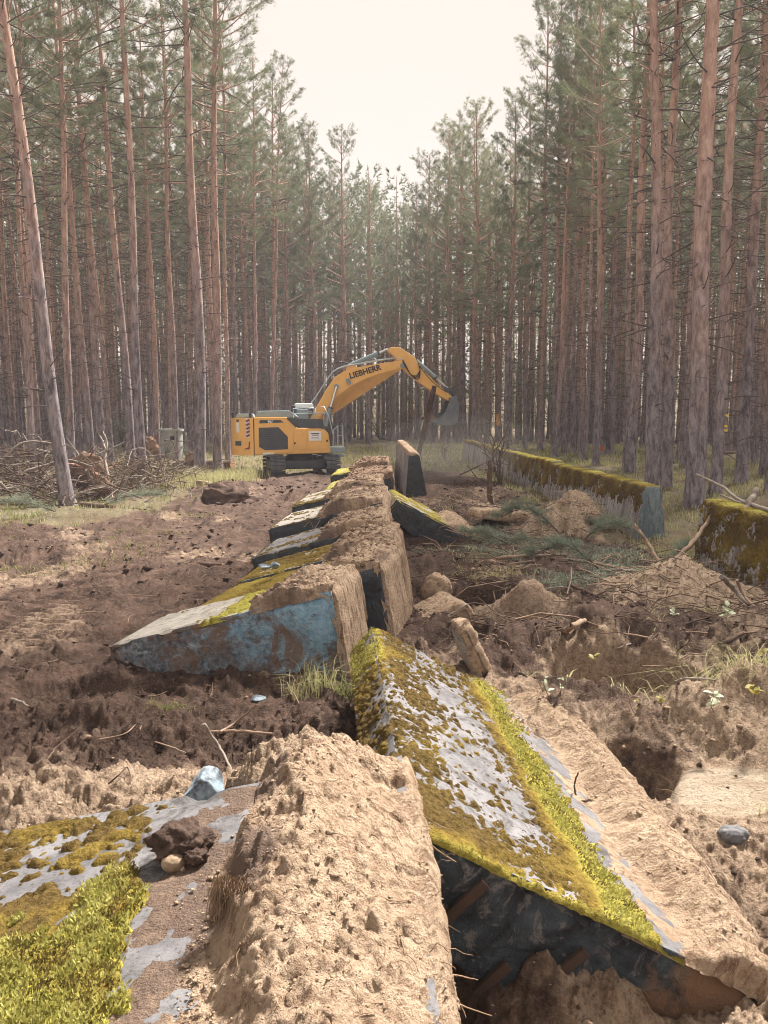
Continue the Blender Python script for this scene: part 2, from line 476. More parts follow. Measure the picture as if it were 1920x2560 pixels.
def build_ground():
    # rows denser near by, columns fan out: detail falls off with distance, one sheet to the horizon
    ys = [0.2]
    while ys[-1] < 2.0: ys.append(ys[-1] + 0.10)
    while ys[-1] < 75: ys.append(ys[-1] + max(0.0095, ys[-1] ** 2 * 0.00064 * (1.0 if ys[-1] < 30 else 1.5)))
    while ys[-1] < 1500: ys.append(ys[-1] * 1.06)
    ys = np.array(ys)
    t1 = np.linspace(-0.64, 0.64, 660)
    t = np.concatenate([np.linspace(-3.0, -0.68, 60), t1, np.linspace(0.68, 3.0, 60)])
    Y, T = np.meshgrid(ys, t, indexing='ij')
    X = T * (Y + 1.2)
    Y = Y - 0.0 * X
    x, y = X.ravel(), Y.ravel()
    near = (y < 40) & (np.abs(T.ravel()) < 0.9)
    z = np.zeros(len(x))
    z[near] = height(x[near], y[near], True)
    z[~near] = height(x[~near], y[~near], False)
    v = np.stack([x, y, z], 1)
    nr, nc = X.shape
    i = np.arange(nr - 1)[:, None] * nc; j = np.arange(nc - 1)[None]
    q = np.stack([i + j, i + j + 1, i + nc + j + 1, i + nc + j], 2).reshape(-1, 4)
    me = mesh_np('ground', v, q, [M_GROUND])
    print('ground', len(x)); sm = np.zeros(len(x)); sm[near] = sand_mask(x[near], y[near])
    ch = np.zeros(len(x)); near = (y < 60); ch[near] = churn_mask(x[near], y[near])
    pale = sst(0.22, 0.36, _bump(x, y, 2.62, 5.62, 0.75, 0.55, 12) + 0.10 * noise2(x * 5, y * 5, 10))
    add_attr(me, 'zone', np.stack([sm, 1 - ch, pale], 1))
    return tag(link('ground', me), 'churned brown soil and sand of the forest clearing', 'ground', kind='structure')

k = NT('ground', 0.95, 0.12)
sm, fo, pa = k.attr('zone', 0), k.attr('zone', 1), k.attr('zone', 2)
n0 = k.noise(0.45, 5, 0.6); n1 = k.noise(2.4, 7, 0.65); n2 = k.noise(16, 6, 0.7); n3 = k.noise(75, 3, 0.6); n4 = k.noise(5.5, 6, 0.7)
mud = k.mix(k.ramp(n1, [(0.35, 0.0), (0.65, 1.0)]), (0.046, 0.030, 0.024), (0.155, 0.101, 0.077))
mud = k.mix(k.ramp(n2, [(0.52, 0.0), (0.70, 0.65)]), mud, (0.24, 0.168, 0.13))
mud = k.mix(k.ramp(n4, [(0.33, 0.7), (0.47, 0.0)]), mud, (0.045, 0.028, 0.024))
snd = k.mix(k.ramp(n1, [(0.3, 0.0), (0.7, 1.0)]), (0.35, 0.252, 0.175), (0.53, 0.405, 0.295))
snd = k.mix(k.ramp(n2, [(0.36, 0.8), (0.56, 0.0)]), snd, (0.17, 0.108, 0.075))
snd = k.mix(k.ramp(n4, [(0.30, 0.75), (0.44, 0.0)]), snd, (0.16, 0.10, 0.07))
snd = k.mix(k.ramp(n3, [(0.55, 0.0), (0.7, 0.35)]), snd, (0.64, 0.50, 0.37))
flo = k.mix(k.ramp(n1, [(0.35, 0.0), (0.65, 1.0)]), (0.10, 0.085, 0.054), (0.21, 0.182, 0.115))
flo = k.mix(k.ramp(n0, [(0.45, 0.0), (0.65, 0.8)]), flo, (0.15, 0.095, 0.06))
flo = k.mix(k.ramp(n2, [(0.5, 0.0), (0.7, 0.5)]), flo, (0.36, 0.30, 0.18))
smf = k.math('MULTIPLY', sm, 1.0)
smf = k.math('ADD', smf, k.math('MULTIPLY', k.math('SUBTRACT', n4, 0.5), 0.9))
c = k.mix(k.ramp(smf, [(0.30, 0.0), (0.62, 1.0)]), mud, snd)
fof = k.math('ADD', fo, k.math('MULTIPLY', k.math('SUBTRACT', n1, 0.5), 1.1))
c = k.mix(k.ramp(fof, [(0.42, 0.0), (0.62, 1.0)]), c, flo)
palec = k.mix(k.ramp(k.noise(3, 5, 0.6, k.coord((1, 5, 1))), [(0.4, 0.0), (0.65, 1.0)]), (0.52, 0.43, 0.33), (0.40, 0.31, 0.225))
c = k.mix(k.ramp(pa, [(0.3, 0.0), (0.8, 1.0)]), c, palec)
n5 = k.noise(40, 5, 0.75)
c = k.mix(k.ramp(n5, [(0.36, 0.6), (0.47, 0.0)]), c, (0.075, 0.048, 0.035))  # shade of small crevices painted in with noise
k.color(c)
hh = k.math('ADD', k.math('ADD', k.math('MULTIPLY', n2, 1.0), k.math('MULTIPLY', n3, 0.35)), k.math('MULTIPLY', n4, 1.2))
hh = k.math('ADD', hh, n5)
k.bump(hh, 1.0, 0.04)
M_GROUND = k.m
GROUND = build_ground()
# ================================================================ concrete wall segments
def conc(name, base, light, dark, streak=0.5, spots=0.0, axis_scale=(1, 1, 1)):
    k = NT(name, 0.88, 0.25)
    v = k.coord(axis_scale)
    n1 = k.noise(2.2, 7, 0.65, v); n2 = k.noise(11, 7, 0.7); n3 = k.noise(70, 3, 0.6); n4 = k.noise(4.5, 8, 0.75, v, 0.8); n5 = k.noise(34, 6, 0.75)
    c = k.mix(k.ramp(n1, [(0.38, 0.0), (0.60, 1.0)]), base, light)
    c = k.mix(k.ramp(n4, [(0.50, 0.0), (0.62, streak)]), c, dark)
    c = k.mix(k.ramp(n2, [(0.54, 0.0), (0.68, 0.55)]), c, light)
    c = k.mix(k.ramp(n5, [(0.34, 0.8), (0.45, 0.0)]), c, dark)
    if spots:
        s = k.voro(26.0); c = k.mix(k.ramp(s, [(0.10, spots), (0.22, 0.0)]), c, (0.06, 0.05, 0.035))
    k.color(c)
    k.bump(k.math('ADD', n2, k.math('MULTIPLY', n3, 0.5)), 0.5, 0.012)
    return k.m
M_CONC = conc('concrete_face', (0.092, 0.089, 0.096), (0.185, 0.180, 0.188), (0.045, 0.040, 0.038), 0.9, 0.8)
M_CONC_PALE = conc('concrete_pale', (0.24, 0.222, 0.195), (0.36, 0.335, 0.295), (0.12, 0.10, 0.085), 0.7, 0.9)
M_CONC_STAND = conc('concrete_streaked', (0.155, 0.135, 0.138), (0.40, 0.38, 0.38), (0.075, 0.056, 0.045), 0.9, 0.6, (0.35, 1.8, 1.8))
M_STREAK_END = conc('concrete_blue_grey', (0.085, 0.115, 0.13), (0.19, 0.235, 0.25), (0.04, 0.055, 0.062), 0.8, 0.0, (0.5, 2, 2))
# tarred end faces
k = NT('tar_black', 0.55, 0.45)
n1 = k.noise(3.5, 7, 0.7, None, 0.8); n2 = k.noise(18, 6, 0.7); n3 = k.noise(6.0, 8, 0.75, None, 1.5)
c = k.mix(k.ramp(n1, [(0.40, 0.0), (0.75, 1.0)]), (0.014, 0.017, 0.021), (0.05, 0.065, 0.078))
c = k.mix(k.ramp(n3, [(0.60, 0.0), (0.70, 0.75)]), c, (0.16, 0.14, 0.13))
c = k.mix(k.ramp(n3, [(0.24, 0.6), (0.36, 0.0)]), c, (0.10, 0.062, 0.042))
k.color(c); k.bump(k.math('ADD', n1, k.math('MULTIPLY', n2, 0.5)), 0.8, 0.03); M_TAR = k.m
# the near tarred end: bluish scabs, earth stuck on towards the base
k = NT('tar_black_earthy', 0.55, 0.4)
n1 = k.noise(3.0, 8, 0.72, None, 0.9); n2 = k.noise(16, 7, 0.72); n3 = k.noise(4.5, 9, 0.75, None, 1.6); n5 = k.noise(2.1, 6, 0.7, None, 0.6)
c = k.mix(k.ramp(n1, [(0.42, 0.0), (0.70, 1.0)]), (0.010, 0.013, 0.018), (0.085, 0.120, 0.150))
c = k.mix(k.ramp(n3, [(0.54, 0.0), (0.60, 0.85)]), c, (0.20, 0.185, 0.185))
c = k.mix(k.ramp(n2, [(0.60, 0.0), (0.75, 0.5)]), c, (0.11, 0.13, 0.145))
c = k.mix(k.ramp(n3, [(0.26, 0.7), (0.38, 0.0)]), c, (0.07, 0.045, 0.035))
ef = k.math('ADD', k.math('MULTIPLY', k.sepz(0), 0.55), k.math('ADD', k.math('MULTIPLY', n5, 1.1), 0.32))
c = k.mix(k.ramp(ef, [(0.52, 0.0), (0.66, 0.95)]), c, (0.215, 0.125, 0.070))
k.color(c); k.bump(k.math('ADD', n1, k.math('ADD', k.math('MULTIPLY', n2, 0.6), n3)), 1.0, 0.05); M_TAR_NEAR = k.m
# tar with splashes of white lime
k = NT('tar_white_splash', 0.6, 0.4)
n1 = k.noise(3.5, 7, 0.7); n3 = k.noise(3.2, 6, 0.7, None, 1.2)
c = k.mix(k.ramp(n1, [(0.40, 0.0), (0.75, 1.0)]), (0.016, 0.019, 0.022), (0.06, 0.07, 0.08))
c = k.mix(k.ramp(n3, [(0.62, 0.0), (0.66, 0.9)]), c, (0.6, 0.6, 0.58))
k.color(c); k.bump(n1, 0.6, 0.03); M_TARW = k.m
# blue coated broken face
k = NT('blue_coating', 0.8, 0.3)
n1 = k.noise(2.6, 8, 0.72, None, 0.5); n2 = k.noise(13, 8, 0.75); n3 = k.noise(55, 4, 0.7); n4 = k.noise(1.5, 6, 0.7, None, 0.8); n5 = k.noise(5.0, 7, 0.75, k.coord((0.6, 1, 1.6)))
sx = k.sepz(0); sz = k.sepz(2)
# paint survives near the base end, the tip end is grey and earthy
blue = k.mix(k.ramp(n2, [(0.35, 0.0), (0.7, 1.0)]), (0.12, 0.235, 0.335), (0.31, 0.475, 0.58))
grey = k.mix(k.ramp(n2, [(0.40, 0.0), (0.62, 1.0)]), (0.06, 0.07, 0.085), (0.24, 0.262, 0.285))
fac = k.math('ADD', k.math('MULTIPLY', sx, 0.30), k.math('ADD', k.math('MULTIPLY', n1, 1.5), -0.08))
c = k.mix(k.ramp(fac, [(0.34, 0.0), (0.52, 1.0)]), grey, blue)
c = k.mix(k.ramp(n4, [(0.50, 0.0), (0.58, 0.9)]), c, (0.165, 0.105, 0.072))
c = k.mix(k.ramp(n5, [(0.56, 0.0), (0.64, 0.8)]), c, (0.10, 0.065, 0.05))
c = k.mix(k.ramp(n5, [(0.34, 0.75), (0.43, 0.0)]), c, (0.42, 0.50, 0.54))
c = k.mix(k.ramp(n3, [(0.62, 0.0), (0.72, 0.5)]), c, (0.46, 0.52, 0.55))
c = k.mix(k.ramp(n3, [(0.30, 0.7), (0.40, 0.0)]), c, (0.04, 0.04, 0.045))
k.color(c); k.bump(k.math('ADD', k.math('MULTIPLY', n2, 1.0), k.math('MULTIPLY', n3, 0.5)), 0.9, 0.03); M_BLUE = k.m
# sand caked on what was underground: grain runs with the wall
k = NT('caked_sand', 0.95, 0.1)
v = k.coord((1.0, 1.0, 0.22))
n1 = k.noise(1.6, 6, 0.6); n2 = k.noise(15, 7, 0.72); n3 = k.noise(70, 3, 0.6); n4 = k.noise(15, 6, 0.7, v, 0.4)
c = k.mix(k.ramp(n1, [(0.3, 0.0), (0.7, 1.0)]), (0.39, 0.282, 0.197), (0.57, 0.435, 0.315))
c = k.mix(k.ramp(n2, [(0.36, 0.6), (0.55, 0.0)]), c, (0.27, 0.17, 0.11))
c = k.mix(k.ramp(n4, [(0.38, 0.85), (0.49, 0.0)]), c, (0.17, 0.105, 0.068))
c = k.mix(k.ramp(n3, [(0.55, 0.0), (0.7, 0.3)]), c, (0.66, 0.53, 0.40))
n5 = k.noise(40, 5, 0.75); n6 = k.noise(7, 6, 0.7, None, 0.6)
c = k.mix(k.ramp(n5, [(0.36, 0.6), (0.46, 0.0)]), c, (0.20, 0.128, 0.085))  # darkens noise hollows: painted shade in the crevices of the crust
c = k.mix(k.ramp(n6, [(0.58, 0.0), (0.70, 0.5)]), c, (0.30, 0.19, 0.115))
sl = k.math('ADD', k.attr('soil', 0), k.math('MULTIPLY', k.math('SUBTRACT', n2, 0.5), 0.8))
c = k.mix(k.ramp(sl, [(0.35, 0.0), (0.65, 0.9)]), c, (0.15, 0.105, 0.085))
k.color(c); k.bump(k.math('ADD', k.math('ADD', n2, n4), k.math('ADD', k.math('MULTIPLY', n3, 0.4), n5)), 1.0, 0.035); M_CAKE = k.m
# dark topsoil caked on
k = NT('caked_soil', 0.95, 0.1)
n1 = k.noise(2.6, 6, 0.6); n2 = k.noise(15, 7, 0.72); n4 = k.noise(6, 6, 0.7)
c = k.mix(k.ramp(n1, [(0.35, 0.0), (0.65, 1.0)]), (0.13, 0.083, 0.058), (0.30, 0.20, 0.14))
c = k.mix(k.ramp(n4, [(0.34, 0.8), (0.48, 0.0)]), c, (0.06, 0.038, 0.03))
c = k.mix(k.ramp(n2, [(0.5, 0.0), (0.7, 0.6)]), c, (0.42, 0.30, 0.205))
k.color(c); k.bump(k.math('ADD', n2, n4), 0.9, 0.03); M_SOIL = k.m
# moss: attribute 'tint' 0 = brown cushion moss, 1 = yellow-green feather moss
k = NT('moss', 0.95, 0.08)
t = k.attr('tint', 0); n2 = k.noise(30, 5, 0.75); n3 = k.noise(90, 3, 0.7); n1 = k.noise(5, 5, 0.7)
br = k.mix(k.ramp(n2, [(0.32, 0.0), (0.68, 1.0)]), (0.042, 0.028, 0.011), (0.165, 0.110, 0.034))
ye = k.mix(k.ramp(n2, [(0.30, 0.0), (0.68, 1.0)]), (0.18, 0.160, 0.026), (0.47, 0.425, 0.095))
og = k.mix(k.ramp(n2, [(0.3, 0.0), (0.65, 1.0)]), (0.095, 0.066, 0.015), (0.285, 0.200, 0.042))
c = k.mix(k.ramp(t, [(0.1, 0.0), (0.5, 1.0)]), br, og)
c = k.mix(k.ramp(t, [(0.5, 0.0), (0.9, 1.0)]), c, ye)
c = k.mix(k.ramp(n1, [(0.3, 0.45), (0.45, 0.0)]), c, (0.075, 0.055, 0.02))
k.color(c); k.bump(k.math('ADD', n2, k.math('MULTIPLY', n3, 0.6)), 1.0, 0.025); M_MOSS = k.m
def blade_mat(name, a, b, tr=0.35):
    k = NT(name, 0.8, 0.15); n = k.noise(7, 3, 0.6); n2 = k.noise(60, 2, 0.5)
    c = k.mix(k.ramp(n, [(0.3, 0.0), (0.7, 1.0)]), a, b)
    c = k.mix(k.ramp(n2, [(0.4, 0.5), (0.6, 0.0)]), c, tuple(x * 0.55 for x in a))
    k.color(c); k.translucent(tr, c); return k.m
M_MOSSB = blade_mat('moss_shoots', (0.25, 0.235, 0.050), (0.55, 0.52, 0.18))
M_MOSSD = blade_mat('brown_moss_shoots', (0.10, 0.075, 0.025), (0.27, 0.21, 0.06))
M_GRASS_PALE = blade_mat('pale_dry_grass', (0.36, 0.34, 0.15), (0.62, 0.58, 0.33))
M_GRASS_GREEN = blade_mat('green_grass', (0.14, 0.17, 0.045), (0.32, 0.34, 0.11))

def grid_box(nu, nv, nw):
    """shared-vertex surface of a unit box; returns verts (0..1), quads, side index 0..5 (u0,u1,v0,v1,w0,w1)"""
    idx = {}; V = []; Fq = []; S = []
    N = (nu, nv, nw)
    def vid(a):
        if a not in idx:
            idx[a] = len(V); V.append((a[0] / nu, a[1] / nv, a[2] / nw))
        return idx[a]
    for ax in range(3):
        b, c = [q for q in range(3) if q != ax]
        for side in (0, 1):
            for i in range(N[b]):
                for j in range(N[c]):
                    q = []
                    for di, dj in ((0, 0), (1, 0), (1, 1), (0, 1)):
                        p = [0, 0, 0]; p[ax] = side * N[ax]; p[b] = i + di; p[c] = j + dj
                        q.append(vid(tuple(p)))
                    flip = (side == 1) ^ (ax == 1)
                    Fq.append(q if flip else q[::-1]); S.append(ax * 2 + side)
    return np.array(V), np.array(Fq), np.array(S)

class Wall:
    """prism of trapezoid profile. Local x = -s (base at 0, top edge of the wall at -H), y along the wall, z across it"""
    def __init__(self, H=2.5, w1=0.96, w0=0.40, L=1.3, seed=0, cham=0.06):
        self.H, self.w1, self.w0, self.L, self.seed, self.cham = H, w1, w0, L, seed, cham
        self.slant = math.hypot(H, (w1 - w0) / 2)
        self.per = w1 + self.slant + w0
    def half(self, s): return 0.5 * (self.w1 + (self.w0 - self.w1) * s / self.H)
    def perim(self, u):
        """point (s, z) and outward normal along base face -> upper long face -> top edge face"""
        u = np.asarray(u, float); w1, sl, w0, H = self.w1, self.slant, self.w0, self.H
        a = u < w1; b = (u >= w1) & (u < w1 + sl); c = u >= w1 + sl
        t = np.clip((u - w1) / sl, 0, 1)
        s = np.where(a, 0.0, np.where(b, t * H, H))
        z = np.where(a, u - w1 / 2, np.where(b, self.half(t * H), self.w0 / 2 - (u - w1 - sl)))
        al = math.atan2((w1 - w0) / 2, H)
        ang_a, ang_b, ang_c = -math.pi / 2, al, math.pi / 2      # angle from +z towards +s
        r = 0.10
        ang = np.where(a, ang_a, np.where(b, ang_b, ang_c))
        k1 = sst(-r, r, u - w1); ang = np.where(np.abs(u - w1) < r, ang_a + (ang_b - ang_a) * k1, ang)
        k2 = sst(-r, r, u - w1 - sl); ang = np.where(np.abs(u - w1 - sl) < r, ang_b + (ang_c - ang_b) * k2, ang)
        # corners eased inward
        cut = 0.05
        e1 = np.clip(1 - np.abs(u - w1) / 0.12, 0, 1) ** 2 * cut; e2 = np.clip(1 - np.abs(u - w1 - sl) / 0.10, 0, 1) ** 2 * cut * 0.6
        ns, nz = np.sin(ang), np.cos(ang)
        return s - ns * (e1 + e2), z - nz * (e1 + e2), ns, nz
    def body(self, parent, mats, res=0.05, endrough=0.02, facer=0.006):
        nu = max(3, int(self.H / res)); nv = max(3, int(self.L / res)); nw = max(3, int(self.w1 / res))
        V, Q, S = grid_box(nu, nv, nw)
        s = V[:, 0] * self.H; y = V[:, 1] * self.L; w = V[:, 2] * 2 - 1
        # chamfer at the top edge of the wall
        hh = self.half(s)
        ch = np.clip((s - (self.H - self.cham)) / self.cham, 0, 1) * self.cham
        z = w * (hh - ch * (np.abs(w) > 0.99) * 0.8)
        end0 = V[:, 1] < 1e-6; end1 = V[:, 1] > 1 - 1e-6
        sd = self.seed
        r = fbm(s * 2.3 + sd, z * 2.3, 11 + sd, 5)
        edge = np.minimum.reduce([s, self.H - s, hh - np.abs(z)])
        y = y + end0 * (endrough * r * 1.6 + 0.5 * endrough * (1 - sst(0, 0.12, edge))) - end1 * endrough * r
        n = fbm(s * 3 + 7, y * 3 + sd, 12 + sd, 4)
        z = z + np.sign(w) * (np.abs(w) > 0.99) * facer * n
        s2 = s + (V[:, 0] > 1 - 1e-6) * 0.015 * fbm(y * 4, z * 6, 13 + sd, 3)
        # chipped arrises
        chip = sst(0.15, 0.5, noise2(y * 4 + sd, s * 4, 14 + sd)) * (1 - sst(0.0, 0.10, np.minimum(y, self.L - y)))
        z = z - np.sign(w) * (np.abs(w) > 0.99) * 0.05 * chip
        v = np.stack([-s2, y, z], 1)
        Q = Q[:, ::-1]                                 # x is mirrored
        mi = np.where(S == 2, 1, np.where(S == 3, 1, 0))
        me = mesh_np('wall_body', v, Q, mats, mi)
        me.polygons.foreach_set('use_smooth', (S == 2) | (S == 3))
        return link('body', me, parent)
    def sheet(self, u0, u1, fn, res, name, mat, parent, tint=None, y0=0.0, y1=None, ends=True, flip=False):
        """coat laid over the profile: fn(u, s, y) = thickness (negative sinks below the concrete)"""
        y1 = self.L if y1 is None else y1
        nu = max(4, int((u1 - u0) / res)); nv = max(4, int((y1 - y0) / res))
        U, Yv = np.meshgrid(np.linspace(u0, u1, nu), np.linspace(y0, y1, nv), indexing='ij')
        U, Yv = U.ravel(), Yv.ravel()
        s, z, ns, nz = self.perim(U)
        d = fn(U, s, Yv)
        if ends:
            wob = 0.05 * noise2(U * 5, Yv * 0 + 3.3, 51 + self.seed)
            e = sst(0.0, 0.05, np.minimum(Yv - y0, y1 - Yv) + wob * 0.6)
            d = d * e - 0.04 * (1 - e)
        eu = sst(0.0, 0.03, np.minimum(U - u0, u1 - U))
        d = d * eu - 0.05 * (1 - eu)
        d = np.maximum(d, -0.05)
        sg = -1.0 if flip else 1.0
        v = np.stack([-(s + ns * d), Yv, sg * (z + nz * d)], 1)
        i = np.arange(nu - 1)[:, None] * nv; j = np.arange(nv - 1)[None]
        q = np.stack([i + j, i + j + 1, i + nv + j + 1, i + nv + j], 2).reshape(-1, 4)
        keep = (d[q] > -0.035).any(1)
        if flip: q = q[:, ::-1]
        me = mesh_np(name, v, q[keep], [mat])
        if tint is not None: add_attr(me, 'tint', np.clip(tint(U, s, Yv), 0, 1))
        o = link(name, me, parent)
        return o, v, d, U, s, Yv
def place(o, local, world, beta, yaw, pitch=0.0):
    """put the local point at the world point with roll about the wall axis, then yaw"""
    m = Matrix.Rotation(R(yaw), 3, 'Z') @ Matrix.Rotation(R(pitch), 3, 'X') @ Matrix.Rotation(R(beta), 3, 'Y')
    o.rotation_euler = m.to_euler()
    o.location = Vector(world) - m @ Vector(local)
    return m

def crumb(u, y, seed, big=0.03, fine=0.012):
    wx = u + 0.06 * noise2(u * 6, y * 6, seed + 1); wy = y + 0.06 * noise2(u * 6 + 5, y * 6, seed + 2)
    w1, v1 = worley(wx * 7, wy * 7, seed + 3); w2, v2 = worley(wx * 17, wy * 17, seed + 4); w3, v3 = worley(wx * 38, wy * 38, seed + 5)
    rd = ridged(u * 9, y * 9, seed + 8, 3)
    return (0.8 * big * (1 - sst(0.05, 0.8, w1)) * sst(0.3, 0.9, v1) + 0.45 * big * rd + 0.6 * big * (1 - sst(0, 0.8, w2)) * sst(0.2, 0.9, v2)
            + fine * (1 - sst(0, 0.8, w3)) * sst(0.2, 0.9, v3) + 0.9 * big * fbm(u * 3, y * 3, seed + 6, 4) + fine * fbm(u * 22, y * 22, seed + 7, 3))
def sand_coat(W, S1, thick=0.05, seed=0, ragged=0.18, base_t=0.03, lump=0.0):
    """sand over the base face and the first S1 metres of the long face"""
    def fn(u, s, y):
        on_base = u < W.w1
        e = S1 - s + ragged * fbm(u * 2.0, y * 2.0, seed + 21, 4) * 1.6
        prof = thick * sst(0.0, 0.25, e) - 0.05 * (1 - sst(-0.05, 0.06, e))
        bump = lump * np.exp(-((s - S1 * 0.55) / (S1 * 0.35)) ** 2)
        c = crumb(u, y, seed, 0.050, 0.014) + 0.05 * fbm(u * 1.7, y * 1.7, seed + 9, 3)
        # base face: long scrapes running down
        scr = base_t + 0.032 * ridged(y * 8, u * 0.9, seed + 31, 3) + 0.010 * fbm(y * 30, u * 3, seed + 32, 3) + 0.02 * fbm(y * 2, u * 2, seed + 33, 3)
        return np.where(on_base, scr, prof + bump * sst(0, 0.3, e) + c * sst(0.0, 0.15, e))
    return fn
def moss_coat(W, S1, dens, seed, thick=0.02, freq=7.0, reg=0.6, vary=0.45):
    """moss on the long face beyond S1"""
    def m(u, s, y):
        wx = u + 0.03 * noise2(u * 9, y * 9, seed + 1); wy = y + 0.03 * noise2(u * 9 + 4, y * 9, seed + 2)
        w1, v1 = worley(wx * freq * 0.9, wy * freq * 1.25, seed + 3)
        w2, v2 = worley(wx * freq * 2.1, wy * freq * 2.8, seed + 4)
        region = fbm(u * 2.2, y * 2.2, seed + 5, 4) * reg
        D = dens(u, s, y) + region
        a = (0.50 - w1) + (D - 0.5) * 1.35 + vary * (v1 - 0.5)
        b = (0.42 - w2) * 0.7 + (D - 0.50) * 0.9 + 0.3 * (v2 - 0.5)
        return np.maximum(a, b), D
    def fn(u, s, y):
        k_, D = m(u, s, y)
        bumpy = 0.5 + 0.5 * (1 - sst(0, 0.8, worley(u * 24, y * 30, seed + 8)[0]))
        d = thick * sst(0.0, 0.4, k_) * (0.55 + 0.7 * bumpy) + 0.010 * sst(0.6, 1.3, k_) - 0.03 * (1 - sst(-0.12, 0.02, k_))
        lim = sst(S1 - 0.1, S1 + 0.1, s + 0.12 * noise2(u * 3, y * 3, seed + 9))
        return d * lim - 0.045 * (1 - lim)
    return fn

def shoots(v, nrm, size, rng, per=3, name='shoots', mat=None, parent=None, up=0.5, kind='stuff'):
    """little leafy moss shoots standing on the given points"""
    n = len(v); v = np.repeat(v, per, 0); nr = np.repeat(nrm, per, 0)
    d = nr * 0.9 + rng.normal(0, 0.75, v.shape); d[:, 2] += up
    d /= np.linalg.norm(d, axis=1, keepdims=True)
    L = size * rng.uniform(0.5, 1.3, len(v))[:, None]
    side = np.cross(d, rng.normal(0, 1, v.shape)); side /= np.linalg.norm(side, axis=1, keepdims=True) + 1e-9
    b = v + rng.normal(0, size * 0.35, v.shape)
    wd = L * 0.20
    P = np.stack([b - nr * 0.004, b + d * L * 0.5 + side * wd, b + d * L, b + d * L * 0.5 - side * wd], 1).reshape(-1, 3)
    q = np.arange(len(v) * 4).reshape(-1, 4)
    o = link(name, mesh_np(name, P, q, [mat], None, False), parent)
    o['kind'] = kind
    return o

rng = np.random.default_rng(7)
# ---- the slab in the foreground left, lying with its mossy face up
W = Wall(2.45, 0.95, 0.42, 4.0, 3)
S0 = empty('toppled_barrier_segment')
place(S0, (0, W.L, W.w1 / 2), (0.10, 4.13, 0.84), -4.0, 2.5)
W.body(S0, [M_CONC, M_TAR], 0.06)
def heap0(u, s, y):
    # thick sand heap: deep over the base side, steep scarp towards the bare strip
    edge = 0.76 + 0.10 * noise2(y * 1.3, y * 0 + 2.2, 301) + 0.07 * noise2(y * 4.5, s * 2, 302) + 0.10 * sst(2.0, 3.0, y) - 0.22 * sst(3.2, 3.9, y)
    e = edge - s
    far = sst(2.0, 3.3, y)
    hgt = (0.07 + 0.12 * far + 0.05 * noise2(y * 0.9, s * 0.9, 303)) * sst(0.0, 0.24 - 0.10 * far, e) + 0.09 * sst(0.05, 0.4, e) * (0.5 + 0.5 * far)
    fr = sst(2.9, 3.8, y)
    rim = hgt * (1 - (0.85 + 0.15 * fr) * (1 - sst(-0.02, 0.42 + 0.10 * fr, s))) + 0.03 * fbm(s * 2.2, y * 2.2, 305, 3) * sst(0, 0.2, e)
    spill = 0.022 * (fbm(s * 5, y * 5, 304, 5) + 0.20 + 0.55 * e) * (e < 0)
    c = crumb(u, y, 310, 0.042, 0.013)
    top = rim + spill + c * sst(-0.02, 0.16, e) * 1.1 - 0.05 * (1 - sst(-0.55, -0.40, e))
    base = 0.05 + 0.03 * fbm(u * 3, y * 3, 311, 4) + 0.02 * ridged(y * 7, u * 2, 312, 3)
    return np.where(u < W.w1, base * sst(0, 0.4, u) + 1.0 * rim * sst(W.w1 - 0.25, W.w1, u), top)
HEAP0 = (S0,) + W.sheet(0.0, W.w1 + 1.4, heap0, 0.0125, 'sand_heap', M_CAKE, S0, None, 0.9, W.L, True)
add_attr(HEAP0[1].data, 'soil', np.clip(np.exp(-((HEAP0[5] - 0.72) / 0.20) ** 2) * sst(2.2, 3.0, HEAP0[6]) * (0.75 + 0.6 * noise2(HEAP0[5] * 3, HEAP0[6] * 3, 306)) + 0.62 * sst(0.80, 0.98, HEAP0[5]), 0, 1))
def dens0(u, s, y):
    lim = 1.00 + 0.12 * noise2(y * 1.1, y * 0 + 5, 320) + 0.20 * sst(2.2, 3.4, y) + 0.13 * noise2(s * 4, y * 4, 327) + 0.08 * noise2(s * 11, y * 11, 328)
    full = sst(0.0, 0.12, s - lim)
    fl = (1 - sst(3.15, 3.5, y + 0.40 * (s - 1.2) + 0.28 * noise2(s * 3, y * 3, 321) + 0.22 * noise2(s * 8, y * 8, 325)))          # bright carpet near by
    return -1.2 + full * (1.60 + 0.62 * fl)
def tint0(u, s, y):
    f = 1 - sst(3.05, 3.5, y + 0.40 * (s - 1.2) + 0.35 * noise2(s * 2.5, y * 2.5, 322) + 0.25 * noise2(s * 8, y * 8, 326))
    g = 0.35 * sst(0.0, 0.4, noise2(s * 3, y * 3, 323))
    return np.maximum(f * (0.75 + 0.5 * noise2(s * 5, y * 5, 324)), g)
mo, mv, md, mu, ms, my = W.sheet(W.w1 + 0.5, W.per - 0.1, moss_coat(W, 0.7, dens0, 330, 0.026, 8.5), 0.0135, 'moss_carpet', M_MOSS, S0, tint0, 1.2)
mo['kind'] = 'stuff'
sel = (md > 0.008) & (tint0(mu, ms, my) > 0.45) & (rng.random(len(mv)) < 0.8)
dk = sel & (noise2(mu * 6, my * 6, 341) + 0.5 * noise2(mu * 17, my * 17, 342) + rng.normal(0, 0.15, len(mu)) > 0.18)
sel = sel & ~dk
shoots(mv[sel], np.tile([0, 0, 1.0], (sel.sum(), 1)), 0.024, rng, 5, 'feather_moss', M_MOSSB, S0)
shoots(mv[dk], np.tile([0, 0, 1.0], (dk.sum(), 1)), 0.019, rng, 4, 'withered_moss', M_MOSSD, S0)
tag(S0, 'flat slab with bright green moss carpet and sand heap along its edge', 'concrete barrier', 'toppled wall segments')

